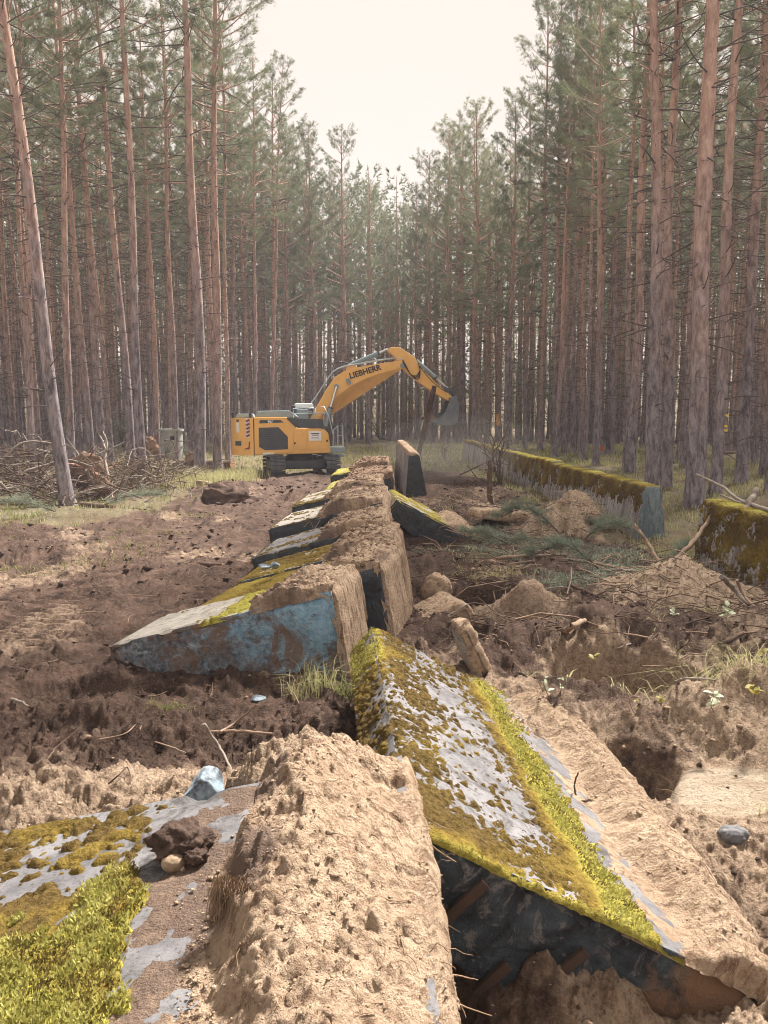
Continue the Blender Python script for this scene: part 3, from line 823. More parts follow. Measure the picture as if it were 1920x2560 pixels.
# ---- the mossy segment leaning right, dark tarred end
W = Wall(2.05, 0.98, 0.36, 3.55, 5)
SA = empty('toppled_barrier_segment')
place(SA, (-W.H, 0, W.w0 / 2), (0.14, 3.50, 0.76), 37.0, 4.0, 0.0)
W.body(SA, [M_CONC, M_TAR_NEAR], 0.042, 0.05)
def sandA(u, s, y):
    edge = 0.42 + 0.10 * noise2(y * 1.4, y * 0 + 1.1, 401) + 0.05 * noise2(y * 5, s * 3, 402) + 0.14 * sst(2.6, 3.4, y)
    e = edge - s
    hgt = 0.17 * sst(0.0, 0.22, e) + 0.06 * sst(0.2, 0.5, e)
    c = crumb(u, y, 410, 0.040, 0.013)
    near = sst(0.0, 0.5, y)
    film = 0.020 * (fbm(s * 5, y * 5, 403, 5) + 0.04 + 0.8 * e) * (e < 0)
    top = hgt * (0.45 + 0.55 * near) + c * sst(-0.03, 0.14, e) - 0.05 * (1 - sst(-0.5, -0.35, e)) + film
    base = 0.14 + 0.04 * fbm(u * 3, y * 3, 411, 4)
    return np.where(u < W.w1, base, top)
SANDA = (SA,) + W.sheet(0.15, W.w1 + 1.15, sandA, 0.0125, 'sand_coat', M_CAKE, SA)
def densA(u, s, y):
    edge = 0.70 + 0.09 * noise2(y * 1.2, y * 0 + 9, 420)
    band = np.exp(-((s - edge - 0.20) / 0.20) ** 2)
    tip = sst(1.45, 1.9, s + 0.15 * noise2(y * 1.5, s, 421)) * 0.30
    low = (1 - sst(0.1, 0.9, y)) * 0.42
    far = 0.12 * sst(1.8, 3.2, y) - 0.30 * sst(0.55, 0.9, s) * (1 - sst(1.0, 1.3, s)) * sst(2.0, 2.6, y)
    return 0.25 + 0.50 * band + 0.7 * tip + 0.50 * low + far - 1.2 * (1 - sst(edge - 0.22, edge - 0.02, s))
def tintA(u, s, y):
    edge = 0.70 + 0.09 * noise2(y * 1.2, y * 0 + 9, 420)
    band = np.exp(-((s - edge - 0.13) / 0.19) ** 2) * 1.25
    rim = (1 - sst(0.0, 0.16, y + 0.06 * noise2(s * 6, y * 6, 426))) * 0.75 + sst(1.9, 2.03, s) * sst(2.2, 2.8, y) * 0.75
    g = 0.05 + 0.50 * noise2(s * 2.2, y * 2.2, 424)
    return np.clip(np.maximum.reduce([band + 0.3 * noise2(s * 4, y * 4, 425), rim, g]), 0, 1)
_mA = moss_coat(W, 0.5, densA, 430, 0.022, 15.0, 0.38, 0.6)
mo, mv, md, mu, ms, my = W.sheet(W.w1 + 0.45, W.per, lambda u, s, y: _mA(u, s, y) * (0.25 + 0.75 * sst(0.0, 0.05, y)) - 0.03 * (1 - sst(0.0, 0.012, y)), 0.0125, 'moss_cover', M_MOSS, SA, tintA, 0.0, None, False)
mo['kind'] = 'stuff'
sel = (md > 0.008) & (tintA(mu, ms, my) > 0.72) & (rng.random(len(mv)) < 0.7)
dk = sel & (noise2(mu * 6, my * 6, 441) + 0.5 * noise2(mu * 17, my * 17, 442) + rng.normal(0, 0.15, len(mu)) > 0.18)
sel = sel & ~dk
shoots(mv[sel], np.tile([0, 0, 1.0], (sel.sum(), 1)), 0.020, rng, 3, 'feather_moss', M_MOSSB, SA)
shoots(mv[dk], np.tile([0, 0, 1.0], (dk.sum(), 1)), 0.016, rng, 3, 'withered_moss', M_MOSSD, SA)
tag(SA, 'moss-covered segment leaning to one side, black tarred end in the pit', 'concrete barrier', 'toppled wall segments')
# iron straps let into the dark end
for sx, a in ((1.62, 10), (0.98, 12), (1.25, 10)):
    b = MB(); b.box((0, 0, 0), (0.055, 0.03, 0.30 if sx != 1.25 else 0.22), None, 0.006)
    o = b.build('iron_strap', plain('rusty_iron', (0.07, 0.045, 0.035), 0.8, 0.2, 0.0, 0.4) if sx == 1.62 else bpy.data.materials['rusty_iron'], SA)
    o.location = (-sx, -0.022, 0.02 if sx != 1.25 else -0.22); o.rotation_euler = (0, R(a), 0)

# ---- the chain of segments tipped over to the left
#  x, y, z of the near base centre; roll; yaw; length; moss density; tint; end material; face; sand reach
CHAIN = [
    (-0.46, 7.60, 0.49, -9.4, -9.5, 1.25, M_BLUE, M_CONC_PALE, 0.95, 0.045, 0.60,
     'segment with blue-painted broken end face and sandy foot', 0.00),
    (0.02, 8.95, 0.47, -9.0, -11.0, 1.55, M_TAR, M_CONC, 0.80, 0.05, 0.50,
     'segment with thick golden moss right behind the blue-faced one', 0.42),
    (0.16, 10.75, 0.46, -9.0, -6.0, 1.55, M_TAR, M_CONC_PALE, 1.05, 0.06, 0.30,
     'segment with yellow moss and two blue stones lying on it', 0.30),
    (0.05, 12.5, 0.48, -8.0, -3.0, 1.9, M_TAR, M_CONC, 1.15, 0.07, 0.10,
     'grey spotted segment with thin moss and a twig on top', -0.05),
    (0.02, 14.9, 0.56, -6.5, -3.0, 2.4, M_TAR, M_CONC_PALE, 1.35, 0.09, 0.0,
     'pale bare segment above a long black end, heaped with sand', -0.08),
    (-0.10, 18.2, 0.55, -5.0, -2.0, 2.6, M_TAR, M_CONC_PALE, 1.25, 0.09, 0.3,
     'pale segment with sandy hump lying between pale and black ones', -0.05),
    (0.28, 22.0, 0.50, -4.0, 0.0, 2.6, M_TARW, M_CONC, 1.45, 0.11, 0.85,
     'segment with white splashes on its black end, yellow moss', 0.10),
    (0.15, 26.6, 0.50, -2.0, -1.0, 2.8, M_TARW, M_CONC, 1.35, 0.12, 0.8,
     'farthest toppled segment with black end, close by the excavator', 0.10),
]
CHAIN_COATS = []
for i, (x, y, z, roll, yaw, L, mend, mface, S1, thick, ty, lab, dn) in enumerate(CHAIN):
    Hh = [2.55, 2.5, 2.35, 2.25, 2.3, 2.1, 2.0, 2.0][i]
    W = Wall(Hh, 0.97, 0.41, L, 20 + i)
    res = max(0.012, y * 0.0019)
    S = empty('toppled_barrier_segment')
    place(S, (0, 0, 0), (x, y, z), roll, yaw)
    W.body(S, [mface, mend], max(0.045, res * 2.0), 0.045 if i == 0 else 0.03)
    fn = sand_coat(W, S1, thick, 500 + 40 * i, 0.20, 0.03, 0.12 if i in (4, 5, 6, 7) else 0.08)
    sc_ = W.sheet(0.02, W.w1 + S1 + 0.45, fn, res, 'sand_coat', M_CAKE if i not in (6, 7) else M_SOIL, S)
    add_attr(sc_[0].data, 'soil', np.clip((0.20 + 0.9 * fbm(sc_[3] * 1.8, sc_[5] * 1.8, 760 + i, 4)) * (sc_[3] > W.w1) + 0.25 * sst(0.1, 0.5, sc_[4]), 0, 1))
    if i == 0:
        def dens(u, s, yy): return -0.05 + 0.65 * np.exp(-((s - 1.15) / 0.30) ** 2) - 0.05 * sst(1.6, 2.4, s) + 0.25 * sst(2.25, 2.5, s)
        def tint(u, s, yy): return 0.95 * np.exp(-((s - 1.12) / 0.36) ** 2) + 0.15
    else:
        def dens(u, s, yy, dn=dn, i=i): return 0.30 + dn + 0.25 * (1 - sst(0.0, 0.25, yy)) * (i > 2)
        def tint(u, s, yy, ty=ty, i=i): return ty + 0.30 * noise2(s * 2, yy * 2, 700 + i)
    mo, mv, md, mu, ms, my = W.sheet(W.w1 + S1 - 0.3, W.per, moss_coat(W, S1 - 0.1, dens, 540 + 40 * i, 0.022, 11.0), max(res, 0.014), 'moss_cover', M_MOSS, S, tint)
    mo['kind'] = 'stuff'
    CHAIN_COATS.append((S, sc_, y))
    tag(S, 'toppled concrete ' + lab, 'concrete barrier', 'toppled wall segments')

# ---- one more leaning right in the middle distance, beside the chain
W = Wall(2.0, 0.95, 0.36, 2.4, 60)
S = empty('toppled_barrier_segment')
place(S, (-W.H, 0, W.w0 / 2), (0.28, 16.6, 0.92), 36.0, 3.0)
W.body(S, [M_CONC_PALE, M_TAR], 0.06, 0.03)
W.sheet(0.1, W.w1 + 1.0, sand_coat(W, 0.75, 0.10, 900, 0.2, 0.05, 0.05), 0.032, 'sand_coat', M_CAKE, S)
mo = W.sheet(W.w1 + 0.5, W.per, moss_coat(W, 0.5, lambda u, s, y: 0.42 + 0 * s, 930, 0.02, 6.0), 0.032, 'moss_cover', M_MOSS, S, lambda u, s, y: 0.75 + 0.3 * noise2(s * 3, y * 3, 931))[0]
mo['kind'] = 'stuff'
tag(S, 'slab leaning against the toppled row, black end facing a dug hollow', 'concrete barrier', 'toppled wall segments')

# ---- one still standing in the row, near the excavator bucket
W = Wall(2.3, 0.95, 0.34, 4.6, 66)
S = empty('upright_barrier_segment')
place(S, (0, 0, 0), (1.12, 25.0, -0.84), 86.0, 4.0, 3.0)
W.body(S, [M_CONC_STAND, M_TAR], 0.08, 0.02)
W.sheet(W.w1 + 1.2, W.per, lambda u, s, y: 0.03 + 0.03 * fbm(u * 4, y * 4, 951, 4) + 0.05 * sst(W.w1 + W.slant - 0.1, W.w1 + W.slant + 0.2, u) - 0.08 * (1 - sst(1.7, 2.2, s + 0.4 * noise2(u * 2, y * 2, 952))), 0.04, 'sand_coat', M_CAKE, S)
tag(S, 'upright black-ended wall segment with sandy top below the excavator bucket', 'concrete barrier', 'wall segments still standing')

# ---- the standing wall along the right-hand forest
k = NT('moss_on_wall', 0.95, 0.08)
RW = [(8.2, 11.55, 1.15, 0.75, 'mossy wall segment at the near end of the standing wall'),
      (11.62, 14.25, 1.25, 0.55, 'thickly moss-grown wall segment beside the gap, branch leaning on it'),
      (16.85, 21.45, 0.50, 0.35, 'wall segment with blue-grey end face at the gap in the wall'),
      (21.5, 25.6, 0.70, 0.5, 'streaked grey wall segment behind the sand heap'),
      (25.65, 28.0, 1.15, 0.7, 'short wall segment under a hanging sheet of yellow moss'),
      (28.05, 33.0, 0.85, 0.65, 'mossy grey wall segment beyond the one with hanging moss'),
      (33.05, 38.5, 0.35, 0.5, 'bare streaked wall segment behind the leafless shrub'),
      (38.55, 43.0, 0.1, 0.4, 'wall segment with blue-grey patch beyond the leafless shrub'),
      (43.05, 47.5, 0.05, 0.4, 'last segment at the far end of the standing wall')]
for i, (y0, y1, dm, ty, lab) in enumerate(RW):
    L = y1 - y0
    W = Wall(2.5, 0.98, 0.40, L, 80 + i, 0.10)
    S = empty('standing_barrier_segment')
    xc = 6.20 - 0.030 * (y0 - 11.6) + [0.0, 0.0, -0.12, -0.05, 0.02, 0.0, 0.05, 0.02, 0.0][i]
    top = [1.16, 1.16, 1.16, 1.12, 1.18, 1.14, 1.12, 1.15, 1.18][i]
    # standing: s axis points up; local z (thickness) faces left
    place(S, (-W.H, 0, 0), (xc, y0, top), 90.0 + random.Random(i).uniform(-1.2, 1.2), 1.6 + random.Random(i + 9).uniform(-0.5, 0.5), 0)
    W.body(S, [M_CONC_STAND, M_STREAK_END], max(0.09, y0 * 0.005), 0.012)
    res = max(0.02, y0 * 0.0018)
    def dens(u, s, y, dm=dm, i=i):
        # moss hangs in tongues from the top edge: z local is across, s towards the top
        drop = W.H - s
        tong = 0.16 + 0.9 * dm + 0.35 * noise2(y * 1.4, y * 0 + i, 960) + 0.22 * noise2(y * 5.0, y * 0 + i, 961)
        return -0.24 + 0.85 * (1 - sst(tong * 0.35, tong * 1.5, drop))
    def tint(u, s, y, ty=ty, i=i): return np.clip(ty * 0.45 + 0.45 * noise2(s * 2, y * 2, 970 + i) + 0.5 * sst(W.w1 + W.slant - 0.05, W.w1 + W.slant + 0.08, u), 0, 1)
    mo = W.sheet(W.w1 + 0.9, W.per + W.w0 * 0.0, moss_coat(W, 0.5, dens, 980 + 10 * i, 0.03, 9.0), res, 'moss_cover', M_MOSS, S, tint, 0.0, None, True, True)[0]
    mo['kind'] = 'stuff'
    tag(S, lab, 'concrete barrier', 'wall segments still standing')
bpy.data.materials.remove(k.m)
# ================================================================ pines
k = NT('pine_bark', 0.92, 0.12)
v = k.coord((1, 1, 0.28)); z = k.sepz(2)
n1 = k.noise(6, 7, 0.75, v, 0.4); n2 = k.noise(28, 5, 0.7, v); n3 = k.noise(0.8, 4, 0.6); rnd = k.obj_random()
low = k.mix(k.ramp(n1, [(0.38, 0.0), (0.60, 1.0)]), (0.072, 0.062, 0.070), (0.315, 0.275, 0.290))
high = k.mix(k.ramp(n1, [(0.36, 0.0), (0.62, 1.0)]), (0.255, 0.155, 0.118), (0.55, 0.370, 0.290))
f = k.math('ADD', k.math('ADD', k.math('MULTIPLY', z, 0.070), k.math('MULTIPLY', n3, 0.9)), k.math('MULTIPLY', rnd, 0.45))
c = k.mix(k.ramp(f, [(0.95, 0.0), (1.0, 0.0)]), low, high)
r_ = k.ramp(k.math('MULTIPLY', f, 0.5), [(0.42, 0.0), (0.74, 1.0)])
c = k.mix(r_, low, high)
k.color(c); k.bump(k.math('ADD', n1, k.math('MULTIPLY', n2, 0.4)), 0.9, 0.03); M_BARK = k.m
M_DEAD = plain('dead_branch', (0.135, 0.105, 0.092), 0.9, 0.1, 0, 0.4, None, 0, 4.0)
def needle_mat(name, a, b):
    k = NT(name, 0.65, 0.25); n = k.noise(0.9, 3, 0.6); r = k.obj_random()
    f = k.math('ADD', k.math('MULTIPLY', n, 0.7), k.math('MULTIPLY', r, 0.3))
    c = k.mix(k.ramp(f, [(0.3, 0.0), (0.7, 1.0)]), a, b); k.color(c); k.translucent(0.3, c); return k.m
M_NEEDLE = needle_mat('pine_needles', (0.130, 0.158, 0.092), (0.250, 0.272, 0.152))
M_NEEDLE_BLUE = needle_mat('cut_bough_needles', (0.13, 0.165, 0.12), (0.26, 0.30, 0.22))

def needle_tufts(P, D, rg, n=9, L=0.19, wd=0.011):
    """P tuft centres, D shoot directions"""
    N = len(P)
    p = np.repeat(P, n, 0); d = np.repeat(D, n, 0) + rg.normal(0, 0.62, (N * n, 3)); d[:, 2] += 0.12
    d /= np.linalg.norm(d, axis=1, keepdims=True) + 1e-9
    s = np.cross(d, rg.normal(0, 1, d.shape)); s /= np.linalg.norm(s, axis=1, keepdims=True) + 1e-9
    ln = L * rg.uniform(0.6, 1.25, (N * n, 1))
    b = p + rg.normal(0, 0.035, p.shape)
    V = np.stack([b - s * wd, b + s * wd, b + d * ln], 1).reshape(-1, 3)
    return V, np.arange(N * n * 3).reshape(-1, 3)

def make_pine(seed, Ht=26.0, r0=0.21, cb=0.56, cw=2.6, dens=1.0, deadk=1.0, light=False):
    rg = np.random.default_rng(seed)
    nr = 26 if not light else 7
    zz = np.concatenate([[-0.5, 0.0, 0.25, 0.7], np.linspace(1.5, Ht, nr)])
    t = np.clip(zz / Ht, 0, 1)
    ph = rg.uniform(0, 6.28, 4)
    cx = 0.13 * np.sin(t * 5 + ph[0]) * t + 0.05 * np.sin(t * 13 + ph[1]) ; cy = 0.13 * np.sin(t * 4.5 + ph[2]) * t + 0.05 * np.sin(t * 11 + ph[3])
    cx -= cx[1]; cy -= cy[1]
    rad = r0 * (0.10 + 0.90 * (1 - t) ** 0.80) * (1 + 0.45 * np.exp(-np.maximum(zz, 0) / 0.35))
    tr = MB(); sides = 12 if not light else 5
    pts = np.stack([cx, cy, zz], 1)
    tr.tube(pts, rad, sides, False)
    vv = tr.v[0]; a = np.arctan2(vv[:, 1] - np.repeat(cy, sides), vv[:, 0] - np.repeat(cx, sides))
    bumpn = 1 + 0.05 * noise2(a * 2 + seed, vv[:, 2] * 1.3, seed)
    vv[:, 0] = np.repeat(cx, sides) + (vv[:, 0] - np.repeat(cx, sides)) * bumpn; vv[:, 1] = np.repeat(cy, sides) + (vv[:, 1] - np.repeat(cy, sides)) * bumpn
    def axis(z): return np.array([np.interp(z, zz, cx), np.interp(z, zz, cy), z]), np.interp(z, zz, rad)
    limb = MB(); P = []; D = []
    z = cb * Ht + rg.uniform(0, 0.4)
    while z < Ht - 0.25:
        q = (z - cb * Ht) / (Ht * (1 - cb))
        n = rg.integers(3, 6)
        a0 = rg.uniform(0, 6.28)
        prof = (0.55 + 0.45 * math.sin(min(1, q * 2.4) * 1.57)) * (1 - q) ** 0.48 + 0.10
        for i in range(n):
            l = cw * prof * rg.uniform(0.45, 1.35)
            if rg.random() < 0.16: continue
            a = a0 + i * 6.283 / n + rg.normal(0, 0.25)
            el = R(rg.uniform(-5, 22) + 38 * q)
            c0, r_ = axis(z + rg.uniform(-0.12, 0.12))
            h = np.array([math.cos(a), math.sin(a), 0])
            m = 6
            uu = np.linspace(0, 1, m)[:, None]
            bend = rg.normal(0, 0.12)
            pl = c0 + h * (l * uu * math.cos(el)) + np.array([0, 0, 1.0]) * (l * uu * math.sin(el) + 0.22 * l * uu ** 2) + np.array([-h[1], h[0], 0]) * (bend * l * uu ** 2)
            limb.tube(pl, (0.010 + 0.012 * l) * (1.05 - 0.85 * uu[:, 0]), 4, False)
            # side shoots, flat plates towards the tip
            ns = int(max(2, l * 5.4 * dens))
            for _ in range(ns):
                w = rg.uniform(0.42, 1.0)
                b = np.array([np.interp(w, uu[:, 0], pl[:, kk]) for kk in range(3)])
                sgn = rg.choice([-1, 1]); ang = a + sgn * rg.uniform(0.35, 1.15)
                sl = rg.uniform(0.25, 0.75) * (1.15 - 0.7 * w) * (0.5 + 0.28 * l)
                d = np.array([math.cos(ang), math.sin(ang), rg.uniform(0.0, 0.5)])
                k_ = 4 if not light else 1
                for j in range(k_):
                    P.append(b + d * sl * (j + 0.7) / k_ + rg.normal(0, 0.05, 3)); D.append(d * 0.8 + np.array([0, 0, 0.25]))
            for j in range(3 if not light else 1): P.append(pl[-1] + rg.normal(0, 0.10, 3)); D.append(h + np.array([0, 0, 0.6]))
        z += rg.uniform(0.50, 1.0)
    P = np.array(P); D = np.array(D)
    if light: nV, nF = needle_tufts(P, D, rg, 4, 0.50, 0.055)
    else: nV, nF = needle_tufts(P, D, rg, 8, 0.19, 0.0105)
    # dead whorls on the bare stem
    dead = MB(); z = 1.5
    while z < (cb + 0.08) * Ht:
        for _ in range(rg.integers(2, 5)):
            q = z / (cb * Ht)
            l = rg.uniform(0.12, 0.5) if (rg.random() < 0.45 - 0.25 * q) else rg.uniform(0.4, 1.1) + 1.2 * q * rg.random()
            if l > 0.5 and rg.random() > 0.9 * deadk * (0.35 + 0.65 * q): continue
            a = rg.uniform(0, 6.28); el = R(rg.uniform(-25, 25)); c0, r_ = axis(z + rg.uniform(-0.15, 0.15))
            h = np.array([math.cos(a) * math.cos(el), math.sin(a) * math.cos(el), math.sin(el)])
            sg = 4 if not light else 2
            uu = np.linspace(0, 1, sg + 1)[:, None]
            pl = c0 + h * (r_ * 0.6 + l * uu) + np.array([0, 0, 1.0]) * (rg.normal(-0.05, 0.12) * l * uu ** 2) + np.cross(h, [0, 0, 1.0]) * (rg.normal(0, 0.12) * l * uu ** 2)
            rb = (0.011 + 0.009 * l)
            dead.tube(pl, rb * (1.1 - 0.75 * uu[:, 0]), 4 if not light else 3, False)
            if not light and l > 0.5:
                for _ in range(rg.integers(1, 4)):
                    w = rg.uniform(0.35, 0.95); b = pl[int(w * sg)]
                    d = h + rg.normal(0, 0.55, 3); d /= np.linalg.norm(d); l2 = l * rg.uniform(0.2, 0.5)
                    dead.tube([b, b + d * l2 * 0.5 + rg.normal(0, 0.03, 3), b + d * l2], [rb * 0.5, rb * 0.4, rb * 0.2], 3, False)
        z += rg.uniform(0.28, 0.55)
    return tr, limb, (nV, nF), dead, r0

PINES = []
specs = [(1, 26.5, 0.215, 0.60, 2.5, 1.0), (2, 25.0, 0.19, 0.57, 2.3, 1.0), (3, 27.0, 0.235, 0.55, 2.9, 1.0), (4, 24.0, 0.165, 0.60, 2.0, 0.9),
         (5, 26.0, 0.205, 0.52, 2.6, 1.1), (6, 25.5, 0.185, 0.62, 2.2, 0.9),
         (7, 25.0, 0.20, 0.40, 3.1, 1.05), (8, 23.5, 0.19, 0.34, 3.0, 1.1)]       # the last two: deep crowns of the clearing's edge
for sp in specs:
    tr, limb, nd, dead, r0 = make_pine(*sp)
    PINES.append((tr.mesh('pine_trunk', M_BARK, True), limb.mesh('pine_limbs', M_BARK, True), mesh_np('pine_needles', nd[0], nd[1], [M_NEEDLE], None, False), dead.mesh('pine_dead_branches', M_DEAD, True), sp[1], r0))
def pine(kind, x, y, scale=1.0, thick=1.0, lean=(0, 0), rz=0.0, label=None, group=None):
    tm, lm, nm, dm, Ht, r0 = PINES[kind]
    z = H1(x, y)
    e = empty('pine_tree', (x, y, z - 0.05))
    e.rotation_euler = (Matrix.Rotation(R(lean[0]), 3, 'Y') @ Matrix.Rotation(R(lean[1]), 3, 'X') @ Matrix.Rotation(rz, 3, 'Z')).to_euler()
    for nme, me in (('trunk', tm), ('crown', nm), ('limbs', lm), ('dead_branches', dm)):
        o = link(nme, me, e); o.scale = (scale * thick, scale * thick, scale) if nme in ('trunk',) else (scale, scale, scale)
        if nme != 'trunk': o['kind'] = 'stuff'
    tag(e, label, 'pine tree', group)
    return e

# trees that the photograph singles out: base pixel, trunk shift at the top, kind, thickness
NAMED = [
    (170, 1262, -0.080, 0, 1.00, 0.93, 'tall pine leaning over the brush pile, bare rusty stem'),
    (500, 1192, -0.004, 5, 1.10, 1.25, 'straight dark-barked pine rising from the pale grass strip'),
    (545, 1179, 0.012, 2, 1.05, 0.92, 'gently curved pine behind the dark one on the grass strip'),
    (257, 1168, -0.012, 4, 1.06, 1.12, 'thick reddish pine standing in the brush pile with long bent limbs'),
    (38, 1150, 0.0, 1, 1.00, 1.0, 'slim pine at the outer end of the brush pile'),
    (684, 1100, -0.055, 3, 0.98, 1.0, 'slender pine leaning behind the excavator tail'),
    (716, 1098, -0.012, 4, 0.90, 1.0, 'free-standing pine with a ragged top behind the excavator'),
    (1735, 1265, -0.012, 2, 1.10, 1.08, 'stout pine with thick grey bark close beside the wall gap'),
    (1788, 1238, -0.014, 0, 1.08, 0.88, 'pine with smooth pinkish stem right behind the stoutest one'),
    (1853, 1207, -0.003, 5, 1.10, 1.18, 'dark scaly pine standing alone in dry grass behind the near wall'),
    (1915, 1190, -0.008, 1, 1.10, 1.2, 'grey pine rising beyond the near end of the standing wall'),
    (1574, 1186, -0.008, 4, 1.08, 1.08, 'pine growing just behind the blue-ended wall segment'),
    (1630, 1232, -0.033, 1, 1.10, 1.15, 'slightly leaning pine touching the end of the standing wall'),
    (1662, 1222, -0.014, 3, 1.08, 1.2, 'slim pine paired with the leaning one at the wall end'),
    (1500, 1140, -0.012, 5, 1.18, 1.05, 'pine with a red paint mark low on its trunk'),
    (1523, 1139, -0.012, 0, 1.18, 0.92, 'twin pine touching the one with the red mark'),
    (1386, 1130, -0.016, 2, 1.22, 0.72, 'thin grey pine in the row behind the middle of the wall'),
    (1350, 1129, -0.006, 4, 1.24, 0.78, 'pine at the corner of the right-hand stand by the open grass'),
    (1411, 1131, -0.008, 0, 1.20, 0.75, 'slim reddish pine, first of three close together behind the wall'),
    (1432, 1133, -0.010, 4, 1.20, 0.75, 'slim reddish pine, middle one of three close together'),
    (1452, 1138, -0.006, 2, 1.18, 0.80, 'reddish pine, thickest of three close together behind the wall'),
    (1215, 1112, -0.006, 6, 1.00, 1.0, 'deep-crowned pine with dark stem by the far end of the wall'),
    (1707, 1172, 0.0, 3, 1.05, 0.85, 'thin straight pine between the stout one and the wall end'),
]
rs = random.Random(11)
TREES = []
for px, py, sh, kind, sc, th, lab in NAMED:
    p = pg(px, py)
    lean = math.degrees(math.atan(sh))
    pine(kind, p.x, p.y, sc, th, (lean, rs.uniform(-1, 1)), rs.uniform(0, 6.28), lab, 'pines of the clearing edge')
    TREES.append((p.x, p.y))
# crowns that close the end of the clearing
ENDT = [(-7.6, 61, 7, 1.00), (-5.2, 63, 6, 1.00), (-3.6, 66, 6, 1.03), (-10.4, 58, 6, 1.0), (-1.7, 72, 7, 1.00), (0.9, 80, 7, 0.96), (2.9, 72, 7, 0.98),
        (5.4, 64, 6, 1.02), (7.4, 62, 6, 1.04), (9.3, 58, 7, 1.07), (-0.3, 84, 6, 0.95), (4.3, 70, 6, 1.0), (-6.2, 70, 6, 1.02), (7.0, 70, 6, 1.06), (-8.6, 66, 7, 1.0)]
ENDL = ['deep-crowned pine rising behind the excavator counterweight', 'deep-crowned pine rising behind the excavator engine', 'bushy pine behind the knee of the excavator boom', 'bushy pine at the corner of the left wood behind the excavator',
        'bushy pine seen above the middle of the boom', 'low bushy pine at the bottom of the sky gap', 'bushy pine rising above the stick joint', 'broad bushy pine above the bucket', 'bushy pine right of the bucket beyond the orange marker', 'tall bushy pine at the corner of the right wood',
        'farthest bushy pine in the notch of the sky gap', 'bushy pine between bucket and orange marker', 'second-row bushy pine behind the excavator cab', 'second-row bushy pine behind the orange marker', 'second-row bushy pine behind the counterweight']
for i, (x, y, kind, sc) in enumerate(ENDT):
    pine(kind, x + rs.uniform(-.3, .3), y, sc, 1.0, (rs.uniform(-1, 1), rs.uniform(-1, 1)), rs.uniform(0, 6.28),
         ENDL[i], 'pines at the end of the clearing')
    TREES.append((x, y))
def clearing(x, y):
    left = -9.6 - 1.2 * math.sin(y * 0.3) if y < 30 else (-8.9 + (y - 30) * 0.05)
    right = 10.0 + 0.02 * (y - 25) if y < 30 else 11.4 - (y - 30) * 0.03
    if y < 24: left, right = -14.5 + (24 - y) * -0.4, 13.5 + (24 - y) * 0.3
    return left < x < right and y < 64
far = []
tries = 0
cand = []
while tries < 24000:
    tries += 1
    y = 18 + 150 * rs.random() ** 1.15
    x = rs.uniform(-1, 1) * (0.60 * y + 9)
    if clearing(x, y): continue
    if abs(x) < 14 and y < 88 and (-4 - (y - 64) * 0.02 < x < 4 and y < 76): continue
    mind = 2.75 if y < 45 else (2.5 if y < 70 else 2.1)
    if any((x - a) ** 2 + (y - b) ** 2 < mind * mind for a, b in TREES): continue
    if abs(x) > 0.53 * y + 3 and rs.random() < 0.5: continue
    TREES.append((x, y)); cand.append((x, y))
cand.sort(key=lambda q: math.hypot(*q))
N_IND = 245
for x, y in cand[:N_IND]:
    kind = rs.choice([0, 1, 2, 3, 4, 5, 1, 3, 5])
    th = rs.uniform(0.68, 1.0); ln = (rs.gauss(0, 1.6), rs.gauss(0, 1.2)); r_w = PINES[kind][5] * th
    look = 'slim ' if r_w < 0.145 else ('stout ' if r_w > 0.195 else '')
    tilt = 'leaning ' if abs(ln[0]) > 2.2 else ('slightly tilted ' if abs(ln[0]) > 1.2 else 'upright ')
    crown = {0: 'high-crowned', 1: 'narrow-crowned', 2: 'wide-crowned', 3: 'thin-crowned', 4: 'low-crowned', 5: 'sparse-crowned'}[kind]
    if x < -6 and y < 36: where, g = 'in the front of the wood behind the brush pile', 'pines behind the brush pile'
    elif x < -6 and y < 50: where, g = 'deep in the wood behind the brush pile', 'pines behind the brush pile'
    elif x > 6 and y < 36: where, g = 'in dry grass behind the nearer standing wall', 'pines behind the standing wall'
    elif x > 6 and y < 50: where, g = 'behind the farther part of the standing wall', 'pines behind the standing wall'
    elif x < 0: where, g = 'in the hazy wood beyond the excavator', 'pines beyond the excavator'
    else: where, g = 'in the hazy wood beyond the wall end', 'pines beyond the wall end'
    lab = (tilt + look + crown + ' pine ' + where)
    pine(kind, x, y, rs.uniform(0.90, 1.08), th, ln, rs.uniform(0, 6.28), lab, g)

# the rest of the wood reads as one mass
LIGHT = []
for sd in (51, 52, 53):
    tr, limb, nd, dead, r0 = make_pine(sd, 25.5, 0.20, 0.50 if sd != 53 else 0.16, 2.9, 0.14, 0.10, True)
    b = MB(); b.v = tr.v + dead.v; off = tr.n
    trv = np.concatenate(tr.v + dead.v); fq = [np.concatenate(tr.f4), np.concatenate(dead.f4) + off]
    LIGHT.append((trv, np.concatenate(fq), nd[0], nd[1]))
sv, sf, cv, cf = [], [], [], []; ns = nc = 0
def sc_y(i): return i < len(rest[:400]) + len(more)
rest = cand[N_IND:]
more = [(rs.uniform(-1, 1) * (30 + 0.5 * q), q) for q in (90 + 150 * rs.random() for _ in range(380))]
young = [(rs.uniform(-1, 1) * 0.6 * q, q) for q in (68 + 70 * rs.random() for _ in range(300))]
young += [(rs.uniform(-24, 24), 74 + 26 * rs.random()) for _ in range(130)]
young = [(a, b) for a, b in young if not (abs(a) < 5 and b < 74)]
